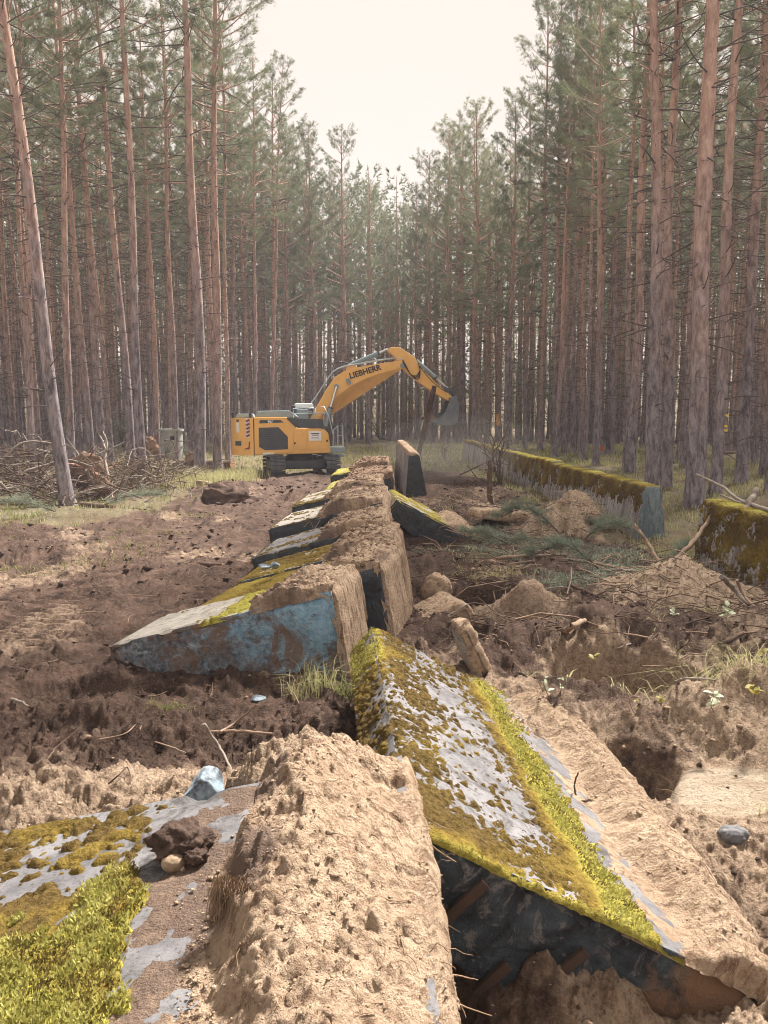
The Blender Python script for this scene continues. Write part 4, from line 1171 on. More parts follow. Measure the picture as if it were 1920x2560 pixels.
for i, (x, y) in enumerate(rest[:400] + more + young):
    tv, tf, nv_, nf_ = LIGHT[i % 3 if sc_y(i) else 2]
    a = rs.uniform(0, 6.28); c_, s_ = math.cos(a), math.sin(a); sc = rs.uniform(0.88, 1.08) * (1.0 if i < len(rest[:400]) + len(more) else rs.uniform(0.16, 0.38)); zz = H1(x, y)
    M = np.array([[c_, -s_, 0], [s_, c_, 0], [rs.gauss(0, 0.01), rs.gauss(0, 0.01), 1]]) * sc
    off = np.array([x, y, zz])
    sv.append(tv @ M.T + off); sf.append(tf + ns); ns += len(tv)
    cv.append(nv_ @ M.T + off); cf.append(nf_ + nc); nc += len(nv_)
fw = empty('distant_pine_wood')
tag(fw, 'far rows of pines merging into a hazy mass behind everything', 'pine wood', kind='stuff')
o = link('trunks', mesh_np('distant_trunks', np.concatenate(sv), np.concatenate(sf), [M_BARK]), fw); o['kind'] = 'stuff'
o = link('crowns', mesh_np('distant_crowns', np.concatenate(cv), np.concatenate(cf), [M_NEEDLE], None, False), fw); o['kind'] = 'stuff'
print('trees', len(cand), 'far verts', ns, nc)
# ================================================================ tracked excavator
M_YEL = plain('machine_yellow', (0.84, 0.46, 0.115), 0.42, 0.45, 0, 0.08, (0.42, 0.25, 0.12), 0.35, 1.2)
M_DGREY = plain('machine_dark_grey', (0.055, 0.065, 0.075), 0.5, 0.4, 0, 0.2, (0.16, 0.13, 0.11), 0.3, 2.0)
M_LGREY = plain('machine_light_grey', (0.24, 0.31, 0.34), 0.45, 0.4, 0, 0.15)
M_RAIL = plain('rail_grey', (0.42, 0.50, 0.54), 0.4, 0.5, 0, 0.1)
M_CHROME = plain('cylinder_rod', (0.62, 0.63, 0.63), 0.22, 0.6, 0.8)
M_RUB = plain('hose_rubber', (0.018, 0.018, 0.02), 0.5, 0.4)
M_PIPE = plain('steel_pipe', (0.46, 0.53, 0.57), 0.35, 0.5, 0.3)
M_STEEL = plain('track_steel', (0.13, 0.135, 0.15), 0.5, 0.4, 0.35, 0.4, (0.20, 0.14, 0.10), 0.6, 5.0)
M_WHITE = plain('sign_white', (0.78, 0.78, 0.76), 0.5, 0.3)
M_RED = plain('marking_red', (0.24, 0.05, 0.045), 0.5, 0.3)
M_BLACK = plain('lettering_black', (0.012, 0.012, 0.014), 0.5, 0.3)
M_GLASS = plain('cab_glass', (0.03, 0.045, 0.05), 0.08, 0.7)

EX = empty('tracked_excavator', (-3.85, 35.2, 0.0))
EX.rotation_euler = (0, 0, R(8))
tag(EX, 'yellow tracked excavator gripping a pole with its raised bucket', 'excavator')
EXZ = H1(-3.85, 35.2) - 0.02; EX.location.z = EXZ
def part(mb, name, mat, parent=EX, smooth=False):
    return mb.build(name, mat, parent, smooth)
def ctube(pts, r, sides=8, n=20):
    """smooth tube through control points (Catmull-Rom)"""
    p = np.array(pts, float); q = np.vstack([2 * p[0] - p[1], p, 2 * p[-1] - p[-2]]); out = []
    for i in range(len(p) - 1):
        a, b, c, d = q[i:i + 4]
        for t in np.linspace(0, 1, n, endpoint=False):
            out.append(0.5 * ((2 * b) + (-a + c) * t + (2 * a - 5 * b + 4 * c - d) * t * t + (-a + 3 * b - 3 * c + d) * t ** 3))
    out.append(p[-1])
    m = MB(); m.tube(out, r, sides); return m

# --- undercarriage, tracks turned towards the camera
UC = empty('undercarriage'); UC.parent = EX; UC.rotation_euler = (0, 0, R(-84))
b = MB(); b.box((0, 0, 0.58), (2.4, 1.9, 0.34), None, 0.04); b.box((0, 0, 0.46), (1.7, 2.3, 0.22), None, 0.03); part(b, 'chassis', M_DGREY, UC)
b = MB()
th = np.linspace(0, 2 * math.pi, 33)[:-1]
b.prism([(0.66 * math.cos(a), 0.66 * math.sin(a)) for a in th], 0.74, 0.90, 'z'); b.prism([(0.58 * math.cos(a), 0.58 * math.sin(a)) for a in th], 0.90, 1.04, 'z')
part(b, 'slewing_ring', M_DGREY, EX, False)
def track(side):
    t = empty('crawler_track'); t.parent = UC; t.location = (0, side * 1.20, 0)
    Lh, rr = 1.60, 0.44
    per = 4 * Lh + 2 * math.pi * rr; n = 47
    sh = MB(); sh.box((0, 0, 0), (0.16, 0.62, 0.035), None, 0); sh.box((-0.045, 0, 0.035), (0.025, 0.62, 0.05)); sh.box((0.02, 0, 0.03), (0.02, 0.62, 0.035))
    sme = sh.mesh('track_shoe', M_STEEL)
    for i in range(n):
        s = (i / n) * per
        if s < 2 * Lh: p, a = (s - Lh, 2 * rr), 0
        elif s < 2 * Lh + math.pi * rr:
            a = (s - 2 * Lh) / rr; p = (Lh + rr * math.sin(a), rr + rr * math.cos(a))
        elif s < 4 * Lh + math.pi * rr: p, a = (Lh - (s - 2 * Lh - math.pi * rr), 0.0), math.pi
        else:
            a = (s - 4 * Lh - math.pi * rr) / rr + math.pi; p = (-Lh + rr * math.sin(a), rr + rr * math.cos(a))
        o = link('track_shoe', sme, t); o.location = (p[0], 0, p[1] + 0.06); o.rotation_euler = (0, a, 0)
    b = MB(); b.box((0, 0, 0.5), (2.9, 0.34, 0.42), None, 0.05); b.build('track_frame', M_DGREY, t)
    for x in (-Lh, Lh):
        b = MB(); b.prism([(x + 0.36 * math.cos(a), 0.50 + 0.36 * math.sin(a)) for a in th], -0.16, 0.16, 'y'); b.build('sprocket' if x > 0 else 'idler_wheel', M_DGREY, t)
track(1); track(-1)

# --- house: engine deck, counterweight, side doors.  x forward, y left
def hull(poly, y0, y1, name, mat, bev=0.03, parent=EX):
    import bmesh
    bm = bmesh.new()
    lo = [bm.verts.new((u, y0, v)) for u, v in poly]; hi = [bm.verts.new((u, y1, v)) for u, v in poly]
    n = len(poly); bm.faces.new(lo); bm.faces.new(hi[::-1])
    for i in range(n): bm.faces.new((lo[i], hi[i], hi[(i + 1) % n], lo[(i + 1) % n]))
    bmesh.ops.recalc_face_normals(bm, faces=list(bm.faces))
    bmesh.ops.bevel(bm, geom=list(bm.edges), offset=bev, segments=2, affect='EDGES', profile=0.5)
    m = MB(); m.bm(bm); return m.build(name, mat, parent)
YR = -1.42                                       # the machine's right flank, seen by the camera
hull([(-2.00, 1.00), (1.30, 1.08), (1.33, 1.20), (1.22, 1.95), (1.05, 2.12), (0.10, 2.16), (-0.15, 2.18), (-0.60, 2.66), (-2.0, 2.66)], YR, 1.42, 'engine_house', M_YEL, 0.04)
# counterweight: rounded in plan
cwp = []
for a in np.linspace(-90, 90, 15): cwp.append((-2.03 - 1.02 * max(0.0, math.cos(R(a))) ** 0.55, 1.43 * math.sin(R(a))))
b = MB(); b.prism(cwp, 1.06, 2.62, 'z'); cw = part(b, 'counterweight', M_YEL, EX)
b = MB(); b.prism([(-2.03 + (x + 2.03) * 1.012, y * 1.006) for x, y in cwp], 1.00, 1.30, 'z'); b.build('bumper_band', M_YEL, cw)
for sy in (-1, 1):
    b = MB()
    for i in range(5): b.box((0, 0, -0.32 + i * 0.16), (0.17, 0.012, 0.10), (0, R(-28), 0))
    st = b.build('hazard_stripes', M_RED, cw); st.location = (-2.26, sy * 1.426, 2.18); st.rotation_euler = (0, 0, sy * R(-9))
    b = MB(); b.box((0, 0, 0), (0.19, 0.008, 0.82)); pl = b.build('stripe_plate', M_WHITE, cw); pl.location = (-2.26, sy * 1.420, 2.18); pl.rotation_euler = (0, 0, sy * R(-9))
    b = MB(); b.prism([(-0.2, -0.13), (0.08, -0.13), (0.11, 0.20), (0.05, 0.20), (0.03, -0.04)], -0.006, 0.006, 'y'); rf = b.build('reflector', M_RED, cw); rf.location = (-2.28, sy * 1.445, 1.40); rf.rotation_euler = (0, 0, sy * R(-9))
def rear_panel(name, mat, ang, zc, w, h, push=0.0, t=0.02):
    a = R(ang); x = -2.03 - 1.02 * max(0.0, math.cos(a)) ** 0.55; y = 1.43 * math.sin(a)
    a2 = R(ang + 4); x2 = -2.03 - 1.02 * max(0.0, math.cos(a2)) ** 0.55; y2 = 1.43 * math.sin(a2)
    tan = math.atan2(y2 - y, x2 - x); nx, ny = math.sin(tan), -math.cos(tan)
    b = MB(); b.box((0, 0, 0), (w, t, h)); o = b.build(name, mat, cw); o.location = (x - nx * push * -1, y - ny * push * -1, zc); o.rotation_euler = (0, 0, tan); return o
rear_panel('grille', M_DGREY, -62, 1.52, 0.36, 0.20, 0.012)
rear_panel('data_plate', M_WHITE, -62, 2.20, 0.16, 0.42, 0.012)
rear_panel('tail_lamp', M_DGREY, -62, 2.50, 0.15, 0.10, 0.012)
# side doors with seams: the panels stand proud, gaps between them
def flank(poly, name, mat, out=0.02, parent=EX, bev=0.008):
    return hull(poly, YR - out, YR + 0.03, name, mat, bev, parent)
flank([(-1.97, 1.06), (-0.32, 1.12), (-0.32, 2.14), (-0.70, 2.58), (-1.97, 2.58)], 'engine_door', M_YEL, 0.025)
flank([(-0.29, 1.22), (0.26, 1.24), (0.26, 2.10), (-0.29, 2.12)], 'service_door', M_YEL, 0.025)
flank([(0.29, 1.24), (1.02 - 0.12, 1.27), (0.90, 2.08), (0.29, 2.10)], 'tool_door', M_YEL, 0.025)
d3 = flank([(0.93, 1.27), (1.25, 1.28), (1.18, 1.85), (1.02, 2.05), (0.93, 2.08)], 'front_cover', M_YEL, 0.025)
gr = flank([(-1.80, 1.38), (-1.55, 1.22), (-0.55, 1.26), (-0.55, 1.80), (-0.95, 2.22), (-1.80, 2.20)], 'air_intake_mesh', M_DGREY, 0.036)
for i in range(9):
    b = MB(); zc = 1.34 + i * 0.095
    xl = -1.76; xr = -0.60 if zc < 1.8 else -0.60 - (zc - 1.8)
    b.box(((xl + xr) / 2, YR - 0.040, zc), (xr - xl, 0.008, 0.012)); b.build('louvre', M_RUB, gr)
flank([(-1.77, 2.38), (-0.72, 2.42), (-0.84, 2.53), (-1.74, 2.53)], 'model_plate', M_DGREY, 0.034)
flank([(-0.10, 2.19), (1.02, 2.17), (1.00, 2.56), (-0.62, 2.62), (-0.22, 2.22)], 'deck_side_panel', M_DGREY, 0.028)
sg = flank([(0.36, 1.62), (0.92, 1.63), (0.91, 2.04), (0.36, 2.05)], 'sign_board', M_WHITE, 0.042)
for zc, w, mt in ((1.94, 0.36, M_BLACK), (1.87, 0.30, M_RED), (1.75, 0.32, M_LGREY)):
    b = MB(); b.box((0.64, YR - 0.044, zc), (w, 0.006, 0.035)); b.build('print_line', mt, sg)
flank([(-1.65, 1.03), (-1.15, 1.045), (-1.15, 1.12), (-1.65, 1.11)], 'sticker', M_WHITE, 0.046)
for x, z in ((-0.25, 1.52), (1.16, 1.62)):
    b = MB(); b.box((x, YR - 0.028, z), (0.07, 0.02, 0.09), None, 0.008); part(b, 'door_latch', M_BLACK)
# hoods and clutter on the deck
hull([(-2.85, 2.60), (-1.98, 2.60), (-2.05, 2.80), (-2.72, 2.80)], -1.05, 1.05, 'rear_hood', M_LGREY, 0.04)
hull([(-1.95, 2.64), (0.0, 2.62), (-0.45, 2.94), (-1.85, 2.92)], -1.15, 0.2, 'engine_hood', M_LGREY, 0.05)
b = MB(); b.box((-0.75, -0.55, 3.05), (0.75, 0.7, 0.03), (0, R(28), 0)); part(b, 'open_flap', M_DGREY)
b = MB(); b.tube([(-1.55, -0.6, 2.9), (-1.55, -0.6, 3.05)], 0.05, 10); part(b, 'exhaust_pipe', M_DGREY)
b = MB(); b.box((0.12, -0.55, 2.72), (0.5, 0.8, 0.55), None, 0.04); part(b, 'valve_block', M_LGREY)
b = MB(); b.box((0.20, -0.2, 3.15), (0.85, 0.7, 0.22), None, 0.08); part(b, 'air_filter_housing', M_WHITE)
b = MB(); b.box((-0.28, -0.9, 2.86), (0.18, 0.18, 0.60), None, 0.03); part(b, 'pre_cleaner', M_DGREY)
for x in (-2.15, -2.9):
    b = MB(); b.tube([(x, -1.1, 2.62), (x, -1.1, 2.74)], 0.045, 10); b.tube([(x, -1.13, 2.74), (x, -1.13, 2.84)], [0.07, 0.04], 10); part(b, 'work_lamp', M_BLACK, EX, True)
# hand rails
def rail(pts, r=0.022, name='hand_rail'):
    m = MB(); m.tube(pts, r, 8); return part(m, name, M_RAIL, EX, True)
rail([(-0.30, -1.36, 2.55), (-0.30, -1.36, 3.02), (0.60, -1.36, 3.05), (0.60, -1.36, 2.58)])
rail([(0.62, -1.36, 2.60), (0.66, -1.36, 3.10), (1.05, -1.36, 3.10), (1.28, -1.38, 2.60), (1.42, -1.40, 1.90)])
rail([(0.66, -1.36, 2.82), (1.16, -1.36, 2.82)]); rail([(-0.30, -1.36, 2.80), (0.60, -1.36, 2.82)])
rail([(1.00, -1.36, 2.30), (1.05, -1.36, 2.82)])
rail([(1.42, -1.40, 1.40), (1.45, -1.40, 2.10), (1.62, -1.42, 2.26), (1.85, -1.42, 2.30), (1.88, -1.42, 1.36)])
rail([(1.86, -0.95, 2.40), (1.90, -0.95, 1.36)]); rail([(1.64, -1.42, 2.26), (1.64, -1.42, 1.4)])
rail([(1.66, -1.42, 1.85), (1.87, -1.42, 1.85)])
b = MB(); b.box((1.62, -1.18, 1.22), (0.62, 0.55, 0.24), None, 0.03); b.box((1.66, -1.18, 0.96), (0.56, 0.5, 0.10), None, 0.02); part(b, 'step', M_LGREY)
# cab on the far flank
cb = hull([(-0.10, 1.3), (1.55, 1.3), (1.62, 2.2), (1.35, 2.92), (0.05, 2.92), (-0.10, 2.4)], 0.52, 1.42, 'cab', M_DGREY, 0.05)
flankg = MB(); flankg.box((0.75, 0.515, 2.3), (1.1, 0.02, 0.9)); flankg.build('window_pane', M_GLASS, cb)

# --- boom, stick, bucket
def arm(poly, y0, y1, name, mat=M_YEL, bev=0.025): return hull(poly, y0, y1, name, mat, bev)
boom = arm([(0.38, 2.05), (0.78, 1.98), (1.05, 2.35), (1.42, 3.05), (1.78, 3.60), (2.25, 3.98), (3.0, 4.35), (3.9, 4.66), (4.78, 4.86),
            (4.88, 4.98), (4.80, 5.14), (4.45, 5.18), (3.5, 5.03), (2.6, 4.88), (2.05, 4.72), (1.62, 4.45), (1.15, 3.75), (0.72, 3.0), (0.42, 2.45)], -0.30, 0.10, 'boom')
b = MB(); b.prism([(2.15, 4.66), (2.62, 4.82), (2.56, 4.98), (2.35, 5.02), (2.15, 4.88)], -0.22, 0.02, 'y'); b.build('cylinder_bracket', M_YEL, boom)
for nx, nz, r in ((4.70, 4.98, 0.11), (1.68, 4.02, 0.11), (0.62, 2.28, 0.12)):
    b = MB(); b.prism([(nx + r * math.cos(a), nz + r * math.sin(a)) for a in th[::2]], -0.345, 0.145, 'y'); b.build('pivot_pin', M_LGREY, boom)
stick = arm([(4.02, 5.62), (4.15, 5.78), (4.55, 5.80), (4.80, 5.66), (5.30, 5.34), (5.36, 5.18), (5.72, 4.72), (6.4, 4.08), (6.98, 3.62), (7.02, 3.46), (6.86, 3.38),
             (6.2, 3.74), (5.5, 4.20), (4.86, 4.70), (4.62, 4.94), (4.28, 5.42)], -0.27, 0.07, 'stick')
def cyl(a, bb, split, r1, r2, name, y=-0.1):
    a = np.array([a[0], y, a[1]]); c = np.array([bb[0], y, bb[1]]); m = a + (c - a) * split
    e = MB(); e.tube([a, m], r1, 12); o = e.build(name, M_LGREY, EX, True)
    e = MB(); e.tube([m, c], r2, 10); e.build('piston_rod', M_CHROME, o, True)
    e = MB(); e.tube([m - (c - a) * 0.02, m + (c - a) * 0.015], r1 * 1.12, 12); e.build('gland', M_DGREY, o, True)
cyl((2.25, 4.94), (4.05, 5.72), 0.76, 0.105, 0.055, 'stick_cylinder')
cyl((5.36, 5.22), (7.02, 3.84), 0.56, 0.085, 0.045, 'bucket_cylinder')
cyl((1.15, 2.25), (1.68, 4.02), 0.46, 0.10, 0.055, 'boom_cylinder', -0.44)
cyl((1.15, 2.25), (1.68, 4.02), 0.46, 0.10, 0.055, 'boom_cylinder', 0.24)
b = MB(); b.prism([(6.60, 3.96), (6.72, 4.02), (7.10, 3.90), (7.22, 3.68), (7.12, 3.60), (6.95, 3.78)], -0.24, 0.04, 'y'); part(b, 'bucket_link', M_DGREY)
# bucket: curved shell between two cheeks, mouth towards the machine
prof = [(6.86, 3.52), (7.16, 3.62), (7.26, 3.30), (7.27, 2.80), (7.18, 2.36), (6.95, 2.26), (6.4, 2.30), (5.75, 2.52)]
inner = [(5.75, 2.56), (6.4, 2.38), (6.86, 2.40), (7.06, 2.50), (7.15, 2.82), (7.14, 3.25), (7.06, 3.44), (6.90, 3.46)]
M_BUCK = plain('bucket_steel', (0.16, 0.18, 0.20), 0.42, 0.5, 0.4, 0.35, (0.18, 0.12, 0.08), 0.5, 3.0)
b = MB(); b.prism(prof + inner, -0.62, 0.42, 'y'); bk = part(b, 'bucket', M_BUCK)
for y in (-0.625, 0.40):
    b = MB(); b.prism([(6.88, 3.50), (7.16, 3.62), (7.26, 3.30), (7.27, 2.80), (7.18, 2.36), (6.95, 2.26), (6.4, 2.30), (5.9, 2.47), (6.35, 2.60), (6.66, 2.92), (6.78, 3.25)], y, y + 0.03, 'y'); b.build('cheek_plate', M_BUCK, bk)
for i in range(5):
    b = MB(); y = -0.56 + i * 0.235; b.prism([(5.78, 2.50), (5.78, 2.58), (5.50, 2.60)], y, y + 0.09, 'y'); b.build('tooth', M_STEEL, bk)
b = MB(); b.prism([(5.75, 2.56), (6.9, 2.42), (6.85, 2.52), (6.3, 2.56), (6.05, 2.72), (5.7, 2.66)], -0.58, 0.38, 'y'); b.build('soil_load', M_SOIL, bk)
# hydraulic pipes along the boom, loops of hose at the joint
for j, (dy, dz) in enumerate(((-0.26, 0.05), (-0.19, 0.08), (-0.12, 0.05), (-0.04, 0.07), (0.03, 0.05))):
    ctube([(0.05 + 0.05 * j, dy, 2.65), (0.30, dy, 2.95 + dz), (0.72, dy, 3.45 + dz), (1.12, dy, 4.05 + dz), (1.55, dy, 4.62 + dz), (2.05, dy, 4.86 + dz), (2.9, dy, 5.02 + dz), (3.8, dy, 5.18 + dz), (4.4, dy, 5.26 + dz), (4.72, dy, 5.22 + dz)], 0.022, 6, 8).build('hydraulic_pipe', M_PIPE, boom, True)
for j in range(4):
    o_ = 0.07 * j; y = -0.31 - 0.015 * j
    ctube([(4.70, y, 5.24 - 0.03 * j), (4.86 + o_ * .3, y - 0.05, 4.95 - o_), (5.02 + o_, y - 0.08, 4.62 - o_), (5.30 + o_ * .6, y - 0.08, 4.52 - o_ * .6), (5.50, y - 0.02, 4.80 - o_ * .4), (5.42, y, 5.08)], 0.020, 6, 8).build('hydraulic_hose', M_RUB, stick, True)
for j in range(2):
    ctube([(1.62 + 0.1 * j, -0.2 + 0.2 * j, 4.80), (1.55, -0.2 + 0.2 * j, 5.02), (1.85, -0.2 + 0.2 * j, 5.12), (2.25, -0.2 + 0.2 * j, 5.06)], 0.022, 6, 8).build('hydraulic_hose', M_RUB, boom, True)
ctube([(0.50, -0.34, 3.45), (0.55, -0.36, 3.0), (0.68, -0.36, 2.6), (0.55, -0.36, 2.3)], 0.022, 6, 8).build('hydraulic_hose', M_RUB, boom, True)
ctube([(5.5, -0.30, 4.95), (6.0, -0.3, 4.35), (6.5, -0.3, 3.95), (6.75, -0.32, 3.80), (7.0, -0.3, 3.82)], 0.018, 6, 8).build('hydraulic_hose', M_RUB, stick, True)
b = MB(); b.box((2.22, -0.36, 4.25), (0.16, 0.10, 0.26), (0, R(-20), 0), 0.02); b.build('work_lamp', M_LGREY, boom)
# lettering: flat print on the plates
def text_mesh(txt, size, name, mat, parent, loc, rot, shear=0.0, ext=0.006, bold=0.012, xs=1.0):
    cu = bpy.data.curves.new(name, 'FONT'); cu.body = txt; cu.size = size; cu.extrude = ext; cu.offset = bold; cu.shear = shear
    cu.align_x = 'CENTER'; cu.align_y = 'CENTER'
    tmp = bpy.data.objects.new(name, cu); COL.objects.link(tmp)
    bpy.context.view_layer.update()
    me = bpy.data.meshes.new_from_object(tmp.evaluated_get(bpy.context.evaluated_depsgraph_get()))
    bpy.data.objects.remove(tmp); me.materials.clear(); me.materials.append(mat)
    o = link(name, me, parent); o.location = loc; o.rotation_euler = rot; o.scale = (xs, 1, 1); return o
text_mesh('LIEBHERR', 0.35, 'lettering', M_BLACK, boom, (2.98, -0.312, 4.68), (R(90), R(-16.5), 0), 0.0, 0.006, 0.010, 1.0)
text_mesh('926', 0.13, 'lettering', M_WHITE, EX, (-1.28, YR - 0.036, 2.455), (R(90), 0, 0), 0.0, 0.004, 0.006, 1.3)
b = MB(); b.prism([(4.05, 4.86), (4.22, 4.86), (4.135, 5.0)], -0.308, -0.300, 'y'); b.build('warning_triangle', plain('warning_yellow', (0.75, 0.5, 0.03), 0.5), boom)

# --- the pole it has pulled out
def log_obj(name, pts, rad, mat, label, cat, group=None, sides=10, seed=0):
    m = MB(); m.tube(pts, rad, sides)
    vv = m.v[0]; nse = 1 + 0.10 * noise2(vv[:, 2] * 3 + vv[:, 0] * 2 + seed, vv[:, 1] * 3 + np.arange(len(vv)) % sides, seed)
    c0 = np.repeat(np.asarray(pts, float), sides, 0); m.v[0] = c0 + (vv - c0) * nse[:, None]
    o = m.build(name, mat, None, True); return tag(o, label, cat, group)
M_POLE = plain('old_pole_wood', (0.085, 0.055, 0.042), 0.9, 0.1, 0, 0.4, (0.22, 0.14, 0.09), 0.5, 3.0)
mw = EX.matrix_basis.copy()
def exw(x, y, z): return tuple(Matrix.Translation(EX.location) @ Matrix.Rotation(R(8), 4, 'Z') @ Vector((x, y, z)))
pts = [exw(5.18 + 0.92 * t, -0.75, 0.15 + 3.90 * t) for t in np.linspace(0, 1, 14)]
log_obj('wooden_pole', pts, [0.12 + 0.02 * math.sin(i * 1.3) for i in range(14)], M_POLE, 'dark wooden pole clamped upright by the excavator bucket', 'pole', None, 10, 3)
# ================================================================ litter, branches, stones, plants
rg = np.random.default_rng(2024)
M_BRANCH = plain('bare_branch', (0.36, 0.255, 0.185), 0.85, 0.15, 0, 0.45, (0.14, 0.09, 0.07), 0.6, 6.0)
M_BRANCH_GREY = plain('weathered_branch', (0.33, 0.28, 0.24), 0.85, 0.15, 0, 0.4, (0.13, 0.10, 0.085), 0.6, 6.0)
M_BRANCH_DARK = plain('dark_branch', (0.125, 0.085, 0.065), 0.9, 0.1, 0, 0.4, (0.28, 0.2, 0.15), 0.4, 6.0)
M_REDLOG = plain('red_bark_log', (0.30, 0.145, 0.105), 0.85, 0.15, 0, 0.45, (0.13, 0.075, 0.06), 0.6, 5.0)
M_ROOT = plain('fine_root', (0.30, 0.205, 0.135), 0.9, 0.1, 0, 0.4)

def smooth_path(pts, n=6, wob=0.0, rgen=None):
    p = np.array([tuple(q) for q in pts], float); q = np.vstack([2 * p[0] - p[1], p, 2 * p[-1] - p[-2]]); out = []
    for i in range(len(p) - 1):
        a, b, c, d = q[i:i + 4]
        for t in np.linspace(0, 1, n, endpoint=False):
            out.append(0.5 * ((2 * b) + (-a + c) * t + (2 * a - 5 * b + 4 * c - d) * t * t + (-a + 3 * b - 3 * c + d) * t ** 3))
    out.append(p[-1]); out = np.array(out)
    if wob: out = out + (rgen or rg).normal(0, wob, out.shape)
    return out
def branch(pts, r0, r1, mat, label, group=None, forks=(), name='branch', cat='branch', twigs=0, sides=8):
    """a branch through surveyed points; forks = (list of points, r0, r1)"""
    pp = smooth_path(pts, 6, r0 * 0.18)
    m = MB(); m.tube(pp, np.linspace(r0, r1, len(pp)) * rg.uniform(0.9, 1.12, len(pp)), sides)
    o = m.build(name, mat, None, True)
    tag(o, label, cat, group)
    if label is None: o['label'] = 'bare branch on the ground'
    for fp, a, b in forks:
        f = smooth_path(fp, 5, a * 0.18); m = MB(); m.tube(f, np.linspace(a, b, len(f)), 6); m.build('side_branch', mat, o, True)
    for _ in range(twigs):
        i = rg.integers(2, len(pp) - 1); d = rg.normal(0, 1, 3); d[2] = abs(d[2]) * 0.7; d /= np.linalg.norm(d)
        l = rg.uniform(4, 14) * r0; m = MB(); b0 = pp[i]
        m.tube([b0, b0 + d * l * 0.5 + rg.normal(0, 0.1 * l, 3), b0 + d * l + rg.normal(0, 0.1 * l, 3)], [r0 * 0.35, r0 * 0.25, r0 * 0.12], 5); m.build('twig', mat, o, True)
    return o
def gp(px, py, up=0.03):
    """surveyed point lying on the ground"""
    p = pg(px, py, 0.0)
    for _ in range(4): p = pg(px, py, max(-0.6, min(1.5, H1(p.x, p.y, True) + up)))
    return p

# ---- clods of soil and sand
ico_v = []; ico_f = []
import bmesh as _bm
ICV = np.array([[1, 0, 0], [-1, 0, 0], [0, 1, 0], [0, -1, 0], [0, 0, 1], [0, 0, -1]], float)
ICF = np.array([[0, 2, 4], [2, 1, 4], [1, 3, 4], [3, 0, 4], [2, 0, 5], [1, 2, 5], [3, 1, 5], [0, 3, 5]])
_b = _bm.new(); _bm.ops.create_icosphere(_b, subdivisions=2, radius=1.0)
ICV2 = np.array([v.co for v in _b.verts]); ICF2 = np.array([[v.index for v in f.verts] for f in _b.faces]); _b.free()
_b = _bm.new(); _bm.ops.create_icosphere(_b, subdivisions=4, radius=1.0)
ICV4 = np.array([v.co for v in _b.verts]); ICF4 = np.array([[v.index for v in f.verts] for f in _b.faces]); _b.free()
def clods(P, size, name, mat, label, parent=None):
    n = len(P)
    v = ICV[None] * (1.1 + rg.normal(0, 0.30, (n, len(ICV), 1))) * size[:, None, None] * rg.uniform(0.6, 1.25, (n, 1, 3))
    a = rg.uniform(0, 6.28, n); c, s = np.cos(a)[:, None], np.sin(a)[:, None]
    v = np.stack([v[..., 0] * c - v[..., 1] * s, v[..., 0] * s + v[..., 1] * c, v[..., 2] * 0.6], 2) + P[:, None]
    f = (ICF[None] + (np.arange(n) * len(ICV))[:, None, None]).reshape(-1, 3)
    o = link(name, mesh_np(name, v.reshape(-1, 3), f, [mat], None, True), parent)
    if parent is None: tag(o, label, 'soil', kind='stuff')
    else: o['kind'] = 'stuff'
    return o
def scatter(n, x0, x1, y0, y1, wfun):
    x = rg.uniform(x0, x1, n); t = rg.random(n); y = y0 * (y1 / y0) ** t
    k_ = rg.random(n) < wfun(x, y); return x[k_], y[k_]
x, y = scatter(18000, -9, 7, 2.4, 30, lambda x, y: churn_mask(x, y) * (1 - sand_mask(x, y)) * (np.abs(x) < 0.55 * y + 1.5) * (0.35 + 0.65 * (noise2(x * 0.8, y * 0.8, 1201) > -0.1)))
sz = (0.006 + 0.0014 * y) * rg.gamma(1.3, 0.55, len(x)); sz = np.minimum(sz, 0.09)
clods(np.stack([x, y, height(x, y) + sz * 0.25], 1), sz, 'soil_clods', M_MUD, 'loose dark crumbs of soil over the churned lane')
x, y = scatter(24000, -5, 7, 2.4, 22, lambda x, y: sand_mask(x, y) * (1 - sst(0.1, 0.3, _bump(x, y, 2.62, 5.62, 0.75, 0.55, 12))) * (np.abs(x) < 0.55 * y + 1.5) * (0.25 + 0.75 * (noise2(x * 0.9, y * 0.9, 1202) > -0.05)))
sz = (0.004 + 0.0012 * y) * rg.gamma(1.2, 0.55, len(x)); sz = np.minimum(sz, 0.06)
clods(np.stack([x, y, height(x, y) + sz * 0.2], 1), sz, 'sand_crumbs', M_SAND, 'loose crumbs of pale sand around the pits')

# crumbs on the two near sand coats
for (S_, o_, v_, d_, u_, s_, y_), n_ in ((HEAP0, 3800), (SANDA, 3800)):
    ok = np.where(d_ > 0.02)[0]; ok = ok[noise2(u_[ok] * 2.5, y_[ok] * 2.5, 1251) + 0.6 * rg.random(len(ok)) > 0.15]
    ii = rg.choice(ok, n_); szz = 0.0022 + 0.0034 * rg.gamma(0.6, 1.0, n_); szz = np.minimum(szz, 0.022)
    clods(v_[ii] + np.array([0, 0, 0.002]), szz, 'sand_crumbs', M_SAND, None, S_)

for S_, (o_, v_, d_, u_, s_, y_), yd in CHAIN_COATS:
    ok = np.where((d_ > 0.02) & (u_ > 1.02))[0]; ii = rg.choice(ok, 900); szz = (0.004 + 0.0013 * yd) * rg.gamma(1.0, 0.6, len(ii))
    clods(v_[ii], np.minimum(szz, 0.07), 'soil_crumbs', M_SOIL if yd > 8 else M_SAND, None, S_)

